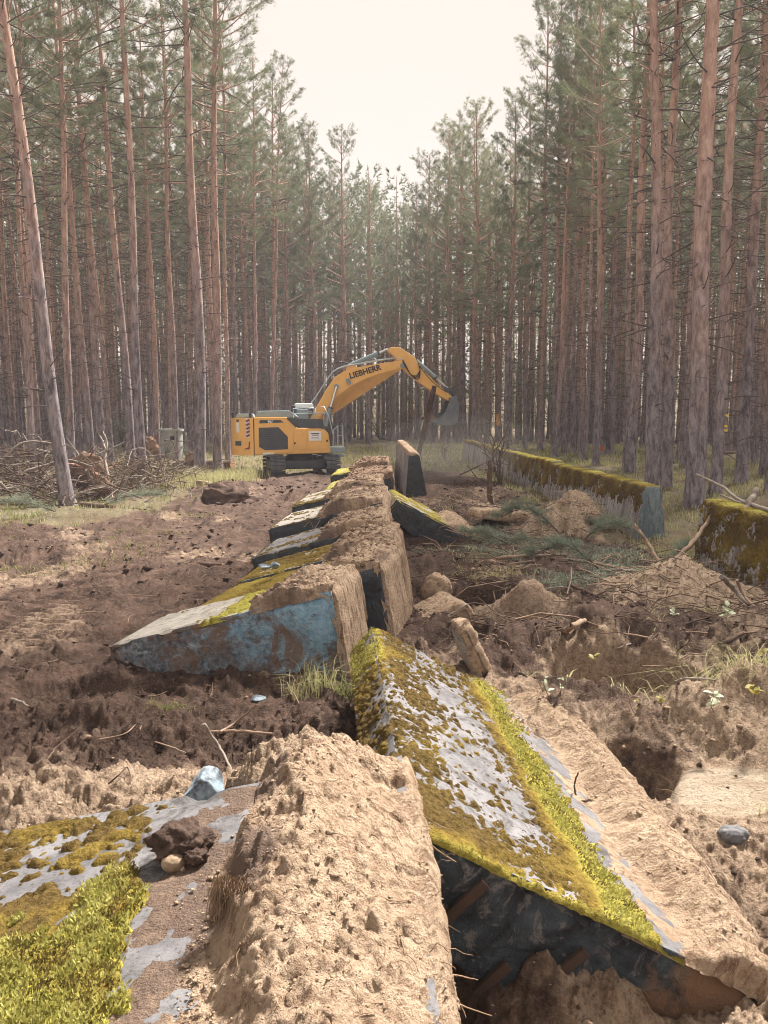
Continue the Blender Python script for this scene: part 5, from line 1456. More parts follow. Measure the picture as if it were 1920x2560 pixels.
# root strands lying on the two near sand coats
for S_, o_, v_, d_, u_, s_, y_ in (HEAP0, SANDA):
    m = MB(); ok = np.where((d_ > 0.03) & (u_ > 0.8))[0]
    for i0 in rg.choice(ok, 90):
        p = v_[i0].copy(); pts = [p]; a = rg.uniform(0, 6.28); l = rg.uniform(0.04, 0.22)
        for kk in range(5):
            a += rg.normal(0, 0.5); q = pts[-1] + np.array([math.cos(a), math.sin(a), 0]) * l / 5
            j = np.argmin((v_[:, 0] - q[0]) ** 2 + (v_[:, 1] - q[1]) ** 2 + 0.3 * (v_[:, 2] - q[2]) ** 2); q[2] = v_[j, 2] + 0.004; pts.append(q)
        m.tube(pts, np.linspace(0.0024, 0.0010, 6), 4, False)
    o = m.build('root_fibres', M_ROOT, S_, True); o['kind'] = 'stuff'

# ---- grass
def grass(x, y, hgt, wid, name, mat, label, z=None, lean=0.45, parent=None):
    n = len(x); z = height(x, y) if z is None else z
    b = np.stack([x, y, z - 0.01], 1); a = rg.uniform(0, 6.28, n); h = hgt * rg.uniform(0.45, 1.2, n); w = wid * rg.uniform(0.6, 1.2, n)
    d = np.stack([np.cos(a), np.sin(a), np.zeros(n)], 1); s = np.stack([-np.sin(a), np.cos(a), np.zeros(n)], 1)
    ln = lean * rg.uniform(0.2, 1.6, n); up = np.array([0, 0, 1.0])
    mid = b + d * (h * ln * 0.35)[:, None] + up * (h * 0.6)[:, None]; tip = b + d * (h * ln)[:, None] + up * (h * (1 - 0.25 * ln))[:, None]
    V = np.stack([b - s * w[:, None], b + s * w[:, None], mid + s * (w * 0.7)[:, None], mid - s * (w * 0.7)[:, None], tip], 1).reshape(-1, 3)
    i = np.arange(n)[:, None] * 5
    o = link(name, mesh_np(name, V, [np.concatenate([i + 3, i + 2, i + 4], 1), np.concatenate([i, i + 1, i + 2, i + 3], 1)], [mat], None, True), parent)
    if parent is None: tag(o, label, 'grass', kind='stuff')
    return o
def clump_w(x, y, f, seed, lo=-0.25, hi=0.25): return sst(lo, hi, noise2(x * f, y * f, seed) + 0.4 * noise2(x * f * 3.1, y * f * 3.1, seed + 1))
x, y = scatter(190000, -26, 34, 11, 66, lambda x, y: (1 - churn_mask(x, y)) * (np.abs(x) < 0.56 * y + 2) * clump_w(x, y, 0.45, 1301) * np.where(x < -6.0, 0.12 + 0.25 * sst(30, 36, y), 1.0))
grass(x, y, 0.13 + 0.0030 * y, 0.003 + 0.00033 * y, 'forest_grass', M_GRASS_PALE, 'pale dry grass on the forest floor along the standing wall')
x, y = scatter(60000, -12, 20, 11, 60, lambda x, y: (1 - churn_mask(x, y)) * (np.abs(x) < 0.56 * y + 2) * clump_w(x, y, 0.8, 1311, 0.0, 0.4))
grass(x, y, 0.12 + 0.0028 * y, 0.003 + 0.00033 * y, 'green_grass', M_GRASS_GREEN, 'greener tufts of grass among the pines')
xs = []; ys = []
for px0, px1, py, n in ((300, 470, 1206, 2600), (380, 640, 1200, 3400), (430, 620, 1215, 2600)):
    p = pg(px0, py); q = pg(px1, py); t = rg.random(n)
    xs.append(p.x + (q.x - p.x) * t + rg.normal(0, 0.25, n)); ys.append(p.y + rg.normal(0, 1.0, n))
x = np.concatenate(xs); y = np.concatenate(ys); kp = clump_w(x, y, 0.9, 1321, -0.5, 0.1) > rg.random(len(x)); x, y = x[kp], y[kp]
grass(x, y, 0.52, 0.012, 'tall_pale_grass', M_GRASS_PALE, 'tall pale grass strip around the two straight pines')
# long tufts at the foot of the blue block and on the rim between the pits
def tuft(px, py, n, spread, h, mat, label, wid=0.004, group=None, lean=0.9):
    p = gp(px, py, 0.0); x = p.x + np.clip(rg.normal(0, spread * 0.8, n), -1.6 * spread, 1.6 * spread); y = p.y + np.clip(rg.normal(0, spread * 0.4, n), -0.8 * spread, 0.8 * spread)
    o = grass(x, y, h, wid, 'grass_tuft', mat, None, None, lean); o.pop('kind', None); return tag(o, label, 'grass tuft', group)
tuft(800, 1725, 90, 0.13, 0.34, M_GRASS_PALE, 'long-bladed grass tuft at the foot of the blue-faced block')
tuft(745, 1738, 60, 0.10, 0.24, M_GRASS_PALE, 'short grass tuft under the blue-faced block')
tuft(872, 1722, 50, 0.07, 0.26, M_GRASS_GREEN, 'grass tuft wedged between blue-faced and leaning blocks')
tuft(430, 1775, 70, 0.14, 0.10, M_GRASS_GREEN, 'low dark tuft in the dug earth below the blue face')
tuft(1850, 1725, 200, 0.36, 0.26, M_GRASS_PALE, 'broad bent grass tuft on the rim between the pits', 0.0035, None, 1.6)
tuft(1790, 1760, 120, 0.25, 0.18, M_GRASS_GREEN, 'green grass tuft hanging over the lower pit edge', 0.0035, None, 1.6)
tuft(1110, 1368, 90, 0.16, 0.26, M_GRASS_GREEN, 'green grass tuft beside the slab that leans on the row', 0.006)
tuft(1535, 1735, 60, 0.10, 0.20, M_GRASS_PALE, 'dry grass tuft hanging at the near corner of the upper pit', 0.003, None, 1.6)
tuft(1250, 1440, 120, 0.35, 0.22, M_GRASS_PALE, 'straw-coloured tuft over the dark hollow', 0.004, None, 1.5)
tuft(1912, 2030, 24, 0.04, 0.16, M_GRASS_PALE, 'few thin blades in the sand past the pale scrape', 0.0022, None, 1.4)
tuft(1790, 1545, 90, 0.20, 0.16, M_GRASS_PALE, 'straw tuft beside the red log', 0.004, None, 1.4)

# ---- notable branches near by
L_ = 'long forked bare branch lying in front of the blue-faced block'
branch([gp(214, 1843), gp(290, 1850), gp(359, 1855), gp(463, 1837, .05), gp(555, 1829, .07), gp(636, 1830, .05), gp(723, 1838)], 0.020, 0.010, M_BRANCH, L_, None,
       [([gp(550, 1830, .07), gp(590, 1805, .12), gp(642, 1762, .22)], 0.012, 0.006), ([gp(380, 1853, .05), gp(430, 1868, .05), gp(470, 1885, .03)], 0.008, 0.004), ([gp(250, 1848, .05), gp(310, 1835, .1), gp(340, 1810, .15)], 0.007, 0.003)])
branch([gp(510, 1810, .16), gp(532, 1845, .10), gp(556, 1880, .06), gp(584, 1938, .02)], 0.013, 0.010, M_BRANCH_GREY, 'short straight stick crossing the long forked branch')
branch([gp(270, 1960), gp(300, 1935, .05), gp(320, 1920, .1), gp(330, 1990, .02)], 0.006, 0.003, M_BRANCH_DARK, 'thin dark twig on sand beyond the mossy slab', None, [], 'twig', 'twig', 3)
branch([gp(30, 1748), gp(52, 1755, .05), gp(70, 1765)], 0.016, 0.010, M_BRANCH_GREY, 'short broken stick in the track prints')
# right side
yA = 13.2
branch([pd(1610, 1455, 12.5), pd(1682, 1404, 12.9), pd(1738, 1348, 13.4), pd(1776, 1295, 13.8), pd(1804, 1248, 14.1)], 0.055, 0.030, M_BRANCH, 'thick bare branch propped against the mossy standing wall', None,
       [([pd(1800, 1262, 14.0), pd(1796, 1300, 13.9), pd(1792, 1330, 13.8)], 0.018, 0.010)])
branch([pd(1666, 1446, 12.4), pd(1638, 1392, 12.7), pd(1619, 1358, 12.9), pd(1600, 1330, 13.0), pd(1586, 1312, 13.1)], 0.038, 0.020, M_BRANCH, 'forked bare branch crossing the propped one above the sand heap', None,
       [([pd(1598, 1328, 13.0), pd(1592, 1305, 13.0), pd(1598, 1296, 13.0)], 0.014, 0.006), ([pd(1625, 1368, 12.9), pd(1612, 1345, 12.9), pd(1585, 1318, 12.9)], 0.012, 0.006)])
branch([pd(1740, 1186, 15.4), pd(1801, 1214, 14.6), pd(1848, 1249, 13.6), pd(1900, 1268, 12.6), pd(1960, 1290, 11.6)], 0.026, 0.036, M_BRANCH_GREY, 'pale curved branch lying over the top of the mossy wall', None,
       [([pd(1800, 1236, 13.9), pd(1838, 1252, 13.6), pd(1880, 1268, 13.0)], 0.016, 0.018), ([pd(1760, 1198, 15.0), pd(1750, 1184, 15.0), pd(1745, 1175, 15.0)], 0.010, 0.005)])
branch([pd(1862, 1282, 12.9), pd(1878, 1250, 13.1), pd(1892, 1224, 13.3)], 0.055, 0.050, M_BRANCH_GREY, 'thick pale stub standing up behind the mossy wall')
branch([gp(1806, 1442, .35), gp(1840, 1478, .15), gp(1888, 1528, .05)], 0.036, 0.024, M_BRANCH_GREY, 'grey stick leaning at the foot of the mossy wall')
branch([gp(1843, 1450, .40), gp(1858, 1485, .25), gp(1895, 1528, .05)], 0.022, 0.016, M_BRANCH, 'thinner pale stick beside the grey one at the wall foot')
branch([gp(1629, 1590, .08), gp(1690, 1604, .08), gp(1763, 1613, .06)], 0.052, 0.044, M_REDLOG, 'red-barked log half buried above the upper pit', None, [], 'log', 'log')
branch([gp(1765, 1613, .05), gp(1800, 1610, .08), gp(1860, 1583, .12)], 0.030, 0.018, M_BRANCH_DARK, 'dark curved branch at the end of the red log')
branch([gp(1405, 1585, .02), gp(1430, 1565, .10), gp(1490, 1538, .12)], 0.045, 0.025, M_BRANCH, 'pale stripped root arching beside the grey sand cone', None, [([gp(1440, 1562, .1), gp(1420, 1590, .05), gp(1390, 1600, .02)], 0.02, 0.012)], 'root', 'root')
branch([pd(1226, 1270, 20.7), pd(1225, 1215, 20.7), pd(1225, 1154, 20.7)], 0.075, 0.06, M_BRANCH_DARK, 'thin broken tree stump standing upright in the rubble', None, [], 'snag', 'tree stump', 2)
branch([gp(1150, 1188, .4), gp(1190, 1168, .7), gp(1226, 1150, 1.0)], 0.03, 0.02, M_BRANCH_DARK, 'slanting thin stick leaning on the broken stump')
branch([gp(1590, 1180, .25), gp(1620, 1178, .3), gp(1665, 1175, .3)], 0.03, 0.02, M_BRANCH_GREY, 'pale stick lying across the leaning pine behind the wall')
branch([gp(1490, 1150, .1), gp(1520, 1148, .12), gp(1558, 1154, .1)], 0.03, 0.02, M_BRANCH_GREY, 'pale stick in grass under the red-marked pine')
branch([gp(1790, 1134, .2), gp(1840, 1130, .2), gp(1900, 1122, .3)], 0.10, 0.07, M_BRANCH_DARK, 'dark fallen stem in the grass between far pines', None, [], 'fallen_stem', 'log')
branch([gp(1440, 2003, .06), gp(1410, 2005, .03), gp(1380, 1970, .02)], 0.008, 0.004, M_BRANCH_DARK, None, None, [([gp(1440, 2003, .06), gp(1470, 1998, .07), gp(1490, 1972, .12)], 0.009, 0.005), ([gp(1443, 2000, .06), gp(1436, 1965, .14), gp(1446, 1930, .24)], 0.009, 0.005)])
bpy.data.objects[-1]
for o in COL.objects:
    if o.get('label') == 'bare branch on the ground': o['label'] = 'dark forked twig on the sand beside the leaning mossy block'; o['category'] = 'twig'; o.name = 'twig'
for j, (a, b, c_) in enumerate((((1560, 1420), (1500, 1412), (1420, 1398)), ((1620, 1432), (1540, 1425), (1470, 1430)), ((1240, 1395), (1300, 1390), (1400, 1388)), ((1270, 1410), (1330, 1402), (1352, 1398)),
                                ((1340, 1475), (1400, 1468), (1428, 1470)), ((1430, 1465), (1470, 1480), (1500, 1495)), ((1345, 1420), (1380, 1430), (1400, 1436)), ((1130, 1300), (1180, 1310), (1220, 1285)),
                                ((1570, 1345), (1640, 1390), (1720, 1400)), ((1180, 1262), (1210, 1252), (1245, 1238)), ((1500, 1650), (1560, 1615), (1640, 1595)), ((1650, 1640), (1700, 1620), (1720, 1600)),
                                ((1700, 1825), (1790, 1815), (1890, 1806)), ((1690, 1705), (1720, 1695), (1790, 1700)))):
    lab = ['thin stick in front of the crossed branches', 'long stick lying below the pine bough', 'pale stick across the green ground cover', 'short pale stick beside the leaning slab hollow', 'stick over the dark hollow edge', 'thick stick between hollow and sand heap',
           'short stick under the cut boughs', 'stick beside the sandy foot of the leaning slab', 'thin dark stick running to the sand heap', 'dark stick beneath the broken stump', 'thin root strand above the upper pit', 'grey twig by the red log',
           'long thin root strand along the lower pit', 'pale bent twig over the upper pit'][j]
    r0 = 0.028 if j in (2, 5, 0, 1) else 0.013
    branch([gp(*a, .06), gp(*b, .09), gp(*c_, .05)], r0, r0 * 0.6, [M_BRANCH, M_BRANCH_GREY, M_BRANCH_DARK][j % 3] if j not in (2, 3) else M_BRANCH, lab, 'sticks strewn between the two rows', [], 'stick', 'stick', 2)
# twigs on the toppled segments
branch([pd(760, 1318, 13.0), pd(775, 1305, 13.1), pd(785, 1322, 13.0), pd(800, 1300, 13.2)], 0.012, 0.006, M_BRANCH_DARK, 'bent dark twig sticking up from the grey spotted segment', None, [], 'twig', 'twig', 2)
branch([pd(585, 1548, 8.3), pd(600, 1538, 8.35), pd(612, 1526, 8.4)], 0.012, 0.007, M_BRANCH_DARK, 'short dark twig on the yellow moss of the blue-faced block', None, [], 'twig', 'twig')

# ---- small twigs everywhere in the rubble: nobody could count them
def twig_mass(n, xf, yf, wfun, lmin, lmax, r, name, mat, label, lift=0.03, up=0.25, big=False):
    x = xf(n); y = yf(n); kp = rg.random(n) < wfun(x, y); x, y = x[kp], y[kp]; z = height(x, y) + lift * rg.random(len(x))
    m = MB()
    for a, b, c in zip(x, y, z):
        l = rg.uniform(lmin, lmax); an = rg.uniform(0, 6.28); e = rg.uniform(-0.15, up)
        d = np.array([math.cos(an) * math.cos(e), math.sin(an) * math.cos(e), math.sin(e)]); p = np.array([a, b, c])
        k1 = rg.normal(0, 0.08 * l, 3)
        m.tube([p, p + d * l * 0.35 + k1, p + d * l * 0.7 + k1 * 0.6 + rg.normal(0, .05 * l, 3), p + d * l], np.array([1, 0.85, 0.65, 0.35]) * r * rg.uniform(0.5, 1.4), 4, False)
    o = m.build(name, mat, None, True); return tag(o, label, 'twigs', kind='stuff')
mid_w = lambda x, y: churn_mask(x, y) * np.clip(1.25 - 1.1 * sand_mask(x, y) * (y < 9), 0, 1) * clump_w(x, y, 0.7, 1401, -0.4, 0.2)
twig_mass(1900, lambda n: rg.uniform(0.8, 6.0, n), lambda n: rg.uniform(8.5, 20, n), mid_w, 0.2, 0.95, 0.008, 'twig_litter', M_BRANCH_DARK, 'dark broken twigs strewn between toppled row and standing wall')
twig_mass(800, lambda n: rg.uniform(0.8, 6.0, n), lambda n: rg.uniform(8.0, 24, n), mid_w, 0.25, 1.1, 0.010, 'pale_twig_litter', M_BRANCH, 'pale broken twigs strewn between toppled row and standing wall')
twig_mass(420, lambda n: rg.uniform(-8, 0, n), lambda n: rg.uniform(5, 28, n), lambda x, y: churn_mask(x, y), 0.08, 0.45, 0.006, 'lane_twigs', M_BRANCH, 'small pale twigs pressed into the muddy lane')
twig_mass(500, lambda n: rg.uniform(7, 20, n), lambda n: rg.uniform(14, 40, n), lambda x, y: 0 * x + 1, 0.3, 1.3, 0.010, 'forest_twigs', M_BRANCH_GREY, 'fallen twigs in the grass behind the standing wall')
twig_mass(700, lambda n: rg.uniform(0.2, 4.5, n), lambda n: rg.uniform(2.8, 9, n), lambda x, y: sand_mask(x, y) * 0.7, 0.05, 0.22, 0.0022, 'root_fibres', M_ROOT, 'fine root fibres in the sand of the pits', 0.02, 0.5)
# low green cover: heather and blueberry scraps over the middle rubble
x, y = scatter(30000, 0.6, 6.0, 11.5, 19, lambda x, y: clump_w(x, y, 0.6, 1411, -0.1, 0.25) * churn_mask(x, y) * (1 - 0.8 * (sand_mask(x, y) > 0.6)))
grass(x, y, 0.13, 0.006, 'ground_cover', needle_mat('grey_green_cover', (0.12, 0.15, 0.105), (0.25, 0.27, 0.19)), 'grey-green low plants trampled between the walls', None, 1.3)
x, y = scatter(9000, 0.8, 6.0, 6.5, 24, lambda x, y: clump_w(x, y, 0.9, 1421, 0.2, 0.45) * churn_mask(x, y))
grass(x, y, 0.12, 0.005, 'straw_litter', M_GRASS_PALE, 'straw-coloured grass scraps in the rubble', None, 1.6)
x, y = scatter(12000, -11, -4.5, 11, 24, lambda x, y: clump_w(x, y, 0.5, 1431, 0.0, 0.4))
grass(x, y, 0.10, 0.006, 'moss_verge', blade_mat('verge_moss', (0.15, 0.15, 0.05), (0.34, 0.32, 0.13)), 'yellowish moss and low grass along the left verge', None, 1.2)

# ---- pine boughs cut off and left lying
def bough(px, py, l, ang, label, n=34, h=0.25):
    p = gp(px, py, 0.05); m = MB(); P = []; D = []
    d = np.array([math.cos(R(ang)), math.sin(R(ang)), 0.18]); q = np.array(p)
    pl = np.array([q + d * l * t + np.array([0, 0, h * math.sin(t * 3.0)]) for t in np.linspace(0, 1, 7)])
    m.tube(pl, np.linspace(0.02, 0.007, 7), 5); 
    for _ in range(n):
        t = rg.uniform(0.15, 1); b = pl[min(6, int(t * 7))]; dd = d * 0.7 + rg.normal(0, 0.55, 3); dd[2] = abs(dd[2]) * 0.8; dd /= np.linalg.norm(dd)
        l2 = rg.uniform(0.15, 0.5) * l * 0.5
        m.tube([b, b + dd * l2], [0.006, 0.003], 4, False)
        for k_ in range(4): P.append(b + dd * l2 * (k_ + 1) / 4); D.append(dd)
    o = m.build('pine_bough', M_BRANCH_DARK, None, True)
    V, Fc = needle_tufts(np.array(P), np.array(D), rg, 16, 0.09, 0.0035)
    nd = link('needles', mesh_np('bough_needles', V, Fc, [M_NEEDLE_BLUE], None, False), o); nd['kind'] = 'stuff'
    return tag(o, label, 'pine bough', 'cut pine boughs')
bough(1400, 1335, 1.3, 150, 'large blue-green pine bough in front of the sand heap', 60, 0.35)
bough(1455, 1355, 1.1, 20, 'pine bough spread below the heap at the standing wall', 46)
bough(1500, 1425, 1.1, 170, 'dark pine bough below the crossed branches', 46, 0.3)
bough(1190, 1375, 1.0, 10, 'flat pine bough next to the leaning slab', 30, 0.08)
bough(1270, 1360, 1.0, 160, 'flat pine bough among the grey-green plants', 30, 0.10)
bough(1690, 1405, 0.8, 60, 'small pine bough by the gap in the wall', 24, 0.1)
bough(1560, 1335, 0.9, 190, 'small pine bough under the blue-grey wall end', 26, 0.2)
bough(150, 1285, 1.6, 170, 'pine bough at the foot of the leaning pine', 40, 0.12)
bough(250, 1268, 1.5, 20, 'pine bough lying before the brush pile', 40, 0.15)
bough(390, 1165, 1.8, 40, 'upright pine bough in front of the concrete post', 50, 0.7)

# ---- stones and lumps
def lump(px, py, size, mat, name, label, cat, seed, up=0.0, flat=(1, 1, 1), rot=0.0, cut=0.0, world=None, rough=0.16):
    v = ICV4.copy()
    n = fbm(v[:, 0] * (1.3 if cut else 2.2) + seed, v[:, 1] * 1.6 + v[:, 2] * 1.7, seed, 4) * (1.0 if cut else 0.7)
    if cut:                                           # faceted, broken stone
        for kf in range(9):
            rr = np.random.default_rng(seed * 31 + kf); d = rr.normal(0, 1, 3); d /= np.linalg.norm(d); h = rr.uniform(0.45, 0.75)
            e = v @ d; v = v - np.outer(np.maximum(e - h, 0), d)
        n = n * 0.3
    v = v * (1 + rough * 2 * n)[:, None] * np.array(flat) * size
    v = v * (1 + rough * 0.9 * ridged(v[:, 0] / size * 3 + seed, v[:, 1] / size * 3 + v[:, 2] / size * 2.3, seed + 5, 3))[:, None] if not cut else v
    v = v + rg.normal(0, (0.004 if cut else 0.02) * size, v.shape)
    p = world if world is not None else gp(px, py, up)
    o = link(name, mesh_np(name, v, ICF4, [mat], None, True)); o.location = p; o.rotation_euler = (0.1, 0.15, rot)
    return tag(o, label, cat)
k = NT('blue_stone', 0.75, 0.3); n1 = k.noise(6, 7, 0.7); n2 = k.noise(40, 4, 0.7)
c = k.mix(k.ramp(n1, [(0.42, 0.0), (0.58, 1.0)]), (0.055, 0.06, 0.07), (0.28, 0.36, 0.42)); c = k.mix(k.ramp(n2, [(0.6, 0), (0.7, 0.6)]), c, (0.5, 0.55, 0.58)); k.color(c); k.bump(n2, 0.5, 0.01); M_BSTONE = k.m
M_TAN = plain('tan_stone', (0.30, 0.22, 0.15), 0.85, 0.2, 0, 0.3, None, 0, 12.0)
M_GSTONE = plain('grey_stone', (0.14, 0.14, 0.15), 0.7, 0.3, 0, 0.4, None, 0, 8.0)
lump(512, 1968, 0.155, M_BSTONE, 'broken_stone', 'angular blue-and-black concrete chip beyond the mossy slab', 'stone', 3, 0.06, (1.05, 0.8, 0.95), 0.5, 1)
lump(0, 0, 0.045, M_TAN, 'stone', 'small rounded tan stone at the edge of the moss', 'stone', 5, 0, (1.25, 0.95, 0.9), 0.3, 0, pg(434, 2158, 0.675), 0.05)
lump(0, 0, 0.105, M_MUD, 'soil_lump', 'dark crumbly soil lump on the mossy slab', 'soil lump', 7, 0, (1.25, 0.9, 0.75), 0.4, 0, pg(455, 2100, 0.72), 0.3)
lump(0, 0, 0.04, M_MUD, 'soil_lump', 'little dark soil crumb beside the tan stone', 'soil lump', 17, 0, (1.25, 0.9, 0.75), 0.4, 0, pg(490, 2142, 0.70), 0.3)
lump(1832, 2088, 0.085, M_GSTONE, 'stone', 'smooth dark grey stone in the sand under the pale scrape', 'stone', 9, 0.0, (1.3, 0.8, 0.7), 0.2)
lump(0, 0, 0.085, M_BSTONE, 'broken_stone', 'flat blue stone on the yellow-mossed segment', 'stone', 11, 0, (1.3, 0.9, 0.5), 0.2, 1, pg(662, 1417, 0.66))
lump(0, 0, 0.08, M_BSTONE, 'broken_stone', 'dark blue stone beside the flat one on the same segment', 'stone', 13, 0, (1.0, 0.9, 0.8), 1.0, 1, pg(690, 1413, 0.68))
lump(1090, 1482, 0.24, M_SAND, 'sand_lump', 'tall lump of firm sand at the edge of the dark hollow', 'sand lump', 15, 0.10, (0.9, 0.7, 1.15), 0.2, 0, None, 0.2)
lump(645, 1745, 0.06, M_BSTONE, 'broken_stone', 'tiny blue chip in the soil below the blue-faced block', 'stone', 19, 0.02, (1.3, 0.9, 0.6), 0.3, 1)
lump(575, 1250, 0.50, M_MUD, 'root_clod', 'dark root clod at the side of the muddy lane', 'root clod', 21, 0.1, (1.5, 0.9, 0.8), 0.2, 0, None, 0.35)
lump(520, 1212, 0.35, M_TAN, 'boulder', 'flat pale boulder at the edge of the tall grass strip', 'boulder', 23, 0.05, (1.6, 0.9, 0.4), 0.2, 1)
lump(460, 1212, 0.42, M_MUD, 'root_clod', 'broad clod of turf and soil below the tall grass strip', 'root clod', 25, 0.05, (1.9, 0.9, 0.55), 0.1, 0, None, 0.35)
# sandy slab fragments poking out of the pits
def fragment(px, py, H_, L, w, beta, yaw, label, up=0.2, seed=0):
    W = Wall(H_, w, w * 0.7, L, 200 + seed); S = empty('slab_fragment'); place(S, (-H_ / 2, L / 2, 0), tuple(gp(px, py, up)), beta, yaw)
    W.body(S, [M_CONC_PALE, M_CAKE], 0.05, 0.04); W.sheet(0.0, W.per, lambda u, s, y: 0.03 + crumb(u, y, 1500 + seed * 20, 0.02, 0.008) + 0.012 * ridged(y * 9, u, 1510 + seed, 3), 0.02, 'sand_coat', M_CAKE, S)
    return tag(S, label, 'slab fragment')
fragment(1180, 1640, 0.8, 0.22, 0.20, 66, 12, 'sand-caked slab fragment standing on edge beside the mossy block', 0.10, 1)
fragment(1060, 1560, 1.1, 0.8, 0.25, -24, 20, 'flat sandy slab fragment sloping into the dark hollow', -0.12, 2)
fragment(1260, 1290, 1.6, 0.7, 0.25, 6, 20, 'half-buried sandy slab fragment beyond the leaning slab', 0.0, 3)

# ---- roots hanging over the edge of the near slab
def hang(pts, r, label): return branch(pts, r, r * 0.45, M_ROOT, label, 'roots hanging from the near sand heap', [], 'root', 'root', 3, 6)
hang([pd(1045, 2085, 3.38), pd(1085, 2120, 3.38), pd(1140, 2156, 3.40)], 0.006, 'straight root pointing out over the black end')
hang([pd(1050, 2110, 3.36), pd(1072, 2200, 3.34), pd(1092, 2290, 3.36), pd(1150, 2330, 3.38)], 0.005, 'kinked root hanging down the black end')
hang([pd(1060, 2180, 3.30), pd(1090, 2270, 3.28), pd(1110, 2330, 3.26), pd(1128, 2450, 3.22), pd(1165, 2545, 3.15)], 0.006, 'longest root hanging to the bottom of the pit')
hang([pd(1075, 2430, 2.7), pd(1130, 2436, 2.72), pd(1195, 2450, 2.75)], 0.004, 'short root sticking out sideways low on the heap')
hang([pd(1085, 2498, 2.5), pd(1140, 2510, 2.52), pd(1230, 2540, 2.55)], 0.004, 'lowest root sticking out sideways of the heap')
hang([pd(1062, 2140, 3.3), pd(1066, 2220, 3.25), pd(1085, 2300, 3.2), pd(1100, 2420, 3.15)], 0.004, 'thin root hugging the edge of the sand heap')
# a beard of fine roots under the sand scarp
m = MB()
for _ in range(170):
    a = pg(rg.uniform(535, 625), rg.uniform(2185, 2220), 0.93); l = rg.uniform(0.05, 0.20)
    m.tube([a, a + Vector((rg.normal(-.01, .012), rg.normal(0, .01), -l * 0.5)), a + Vector((rg.normal(-.015, .02), rg.normal(0, .02), -l))], [0.0022, 0.0018, 0.0008], 3, False)
tag(m.build('root_beard', M_ROOT, None, True), 'beard of fine roots under the scarp of the near sand heap', 'roots', kind='stuff')
# loose crumbs at the foot of the scarp and on the bare strip
px = rg.uniform(440, 640, 420); py = rg.uniform(2080, 2560, 420); P = np.array([tuple(pg(a, b, 0.84 - 0.176 * (0.13 - pg(a, b, 0.70).x) + 0.004)) for a, b in zip(px, py)])
clods(P, 0.003 + 0.007 * rg.gamma(0.9, 0.5, len(P)), 'sand_crumbs', M_SAND, 'sand crumbs spilled on the bare concrete strip')

# ---- young plants with pale and yellow leaves
def leaf_mat(name, a, b):
    k = NT(name, 0.6, 0.3); c = k.mix(k.obj_random(), a, b); k.color(c); k.translucent(0.4, c); return k.m
M_LEAF_Y = leaf_mat('yellow_leaf', (0.30, 0.29, 0.09), (0.36, 0.30, 0.08)); M_LEAF_P = leaf_mat('pale_leaf', (0.40, 0.47, 0.30), (0.55, 0.60, 0.45)); M_LEAF_G = leaf_mat('gold_leaf', (0.55, 0.33, 0.10), (0.62, 0.40, 0.14))
def leaf_mesh(l, w, mat):
    t = np.linspace(0, 1, 6); ww = w * np.sin(np.pi * np.clip(t, 0.02, 0.98)) ** 0.8
    top = np.stack([t * l, ww, 0.10 * l * np.sin(t * 3) - 0.10 * w * 0], 1); bot = top * [1, -1, 1]; midp = np.stack([t * l, 0 * t, 0.10 * l * np.sin(t * 3) - 0.15 * ww], 1)
    v = np.concatenate([top, midp, bot]); i = np.arange(5)
    f = np.concatenate([np.stack([i, i + 1, i + 7, i + 6], 1), np.stack([i + 6, i + 7, i + 13, i + 12], 1)])
    return mesh_np('leaf', v, f, [mat], None, True)
def seedling(px, py, n, size, mat, label, h=0.22):
    p = gp(px, py, 0.0); e = empty('seedling', p); lm = leaf_mesh(size, size * 0.30, mat)
    m = MB(); q = [np.array([0, 0, -0.02])]
    for i in range(3): q.append(q[-1] + np.array([rg.normal(0, .03), rg.normal(0, .03), h / 3]))
    m.tube(q, [0.004, 0.003, 0.0025, 0.0015], 5); m.build('stem', M_BRANCH_DARK, e, True)
    for i in range(n):
        t = rg.uniform(0.35, 1); pos = q[0] + (q[-1] - q[0]) * t; o = link('leaf', lm, e); o.location = pos
        o.rotation_euler = (rg.normal(0, 0.5), rg.uniform(-0.7, 0.25), rg.uniform(0, 6.28)); s = rg.uniform(0.7, 1.25); o.scale = (s, s, s)
    return tag(e, label, 'seedling', 'young plants around the pits')
seedling(1375, 1745, 7, 0.06, M_LEAF_P, 'pale-leaved seedling on the crest of the sand bank')
seedling(1400, 1735, 4, 0.05, M_LEAF_P, 'small pale seedling behind the sand bank crest')
seedling(1535, 1705, 6, 0.06, M_LEAF_P, 'pale-leaved seedling at the near corner of the upper pit', 0.2)
seedling(1592, 1785, 4, 0.05, M_LEAF_Y, 'yellowish seedling standing before the upper pit', 0.2)
seedling(1655, 1790, 5, 0.075, M_LEAF_Y, 'seedling with one big yellow leaf between the pits', 0.2)
seedling(1672, 1785, 4, 0.06, M_LEAF_Y, 'low yellow seedling next to the big-leaved one', 0.10)
seedling(1785, 1775, 10, 0.075, M_LEAF_P, 'many-leaved pale seedling in the grassy rim', 0.16)
seedling(1885, 1745, 8, 0.075, M_LEAF_Y, 'bright yellow seedling in the broad bent grass', 0.16)
seedling(1770, 1600, 9, 0.085, M_LEAF_Y, 'yellow-green seedling by the red log', 0.2)
seedling(1820, 1560, 12, 0.085, M_LEAF_P, 'pale bushy seedling beyond the red log', 0.24)
seedling(1905, 1665, 6, 0.075, M_LEAF_Y, 'yellow seedling on the sandy bank near the wall', 0.2)
seedling(1690, 1560, 6, 0.07, M_LEAF_P, 'pale seedling at the foot of the conical sand heap', 0.18)
seedling(1630, 1600, 5, 0.06, M_LEAF_Y, 'little yellow seedling left of the red log end', 0.1)
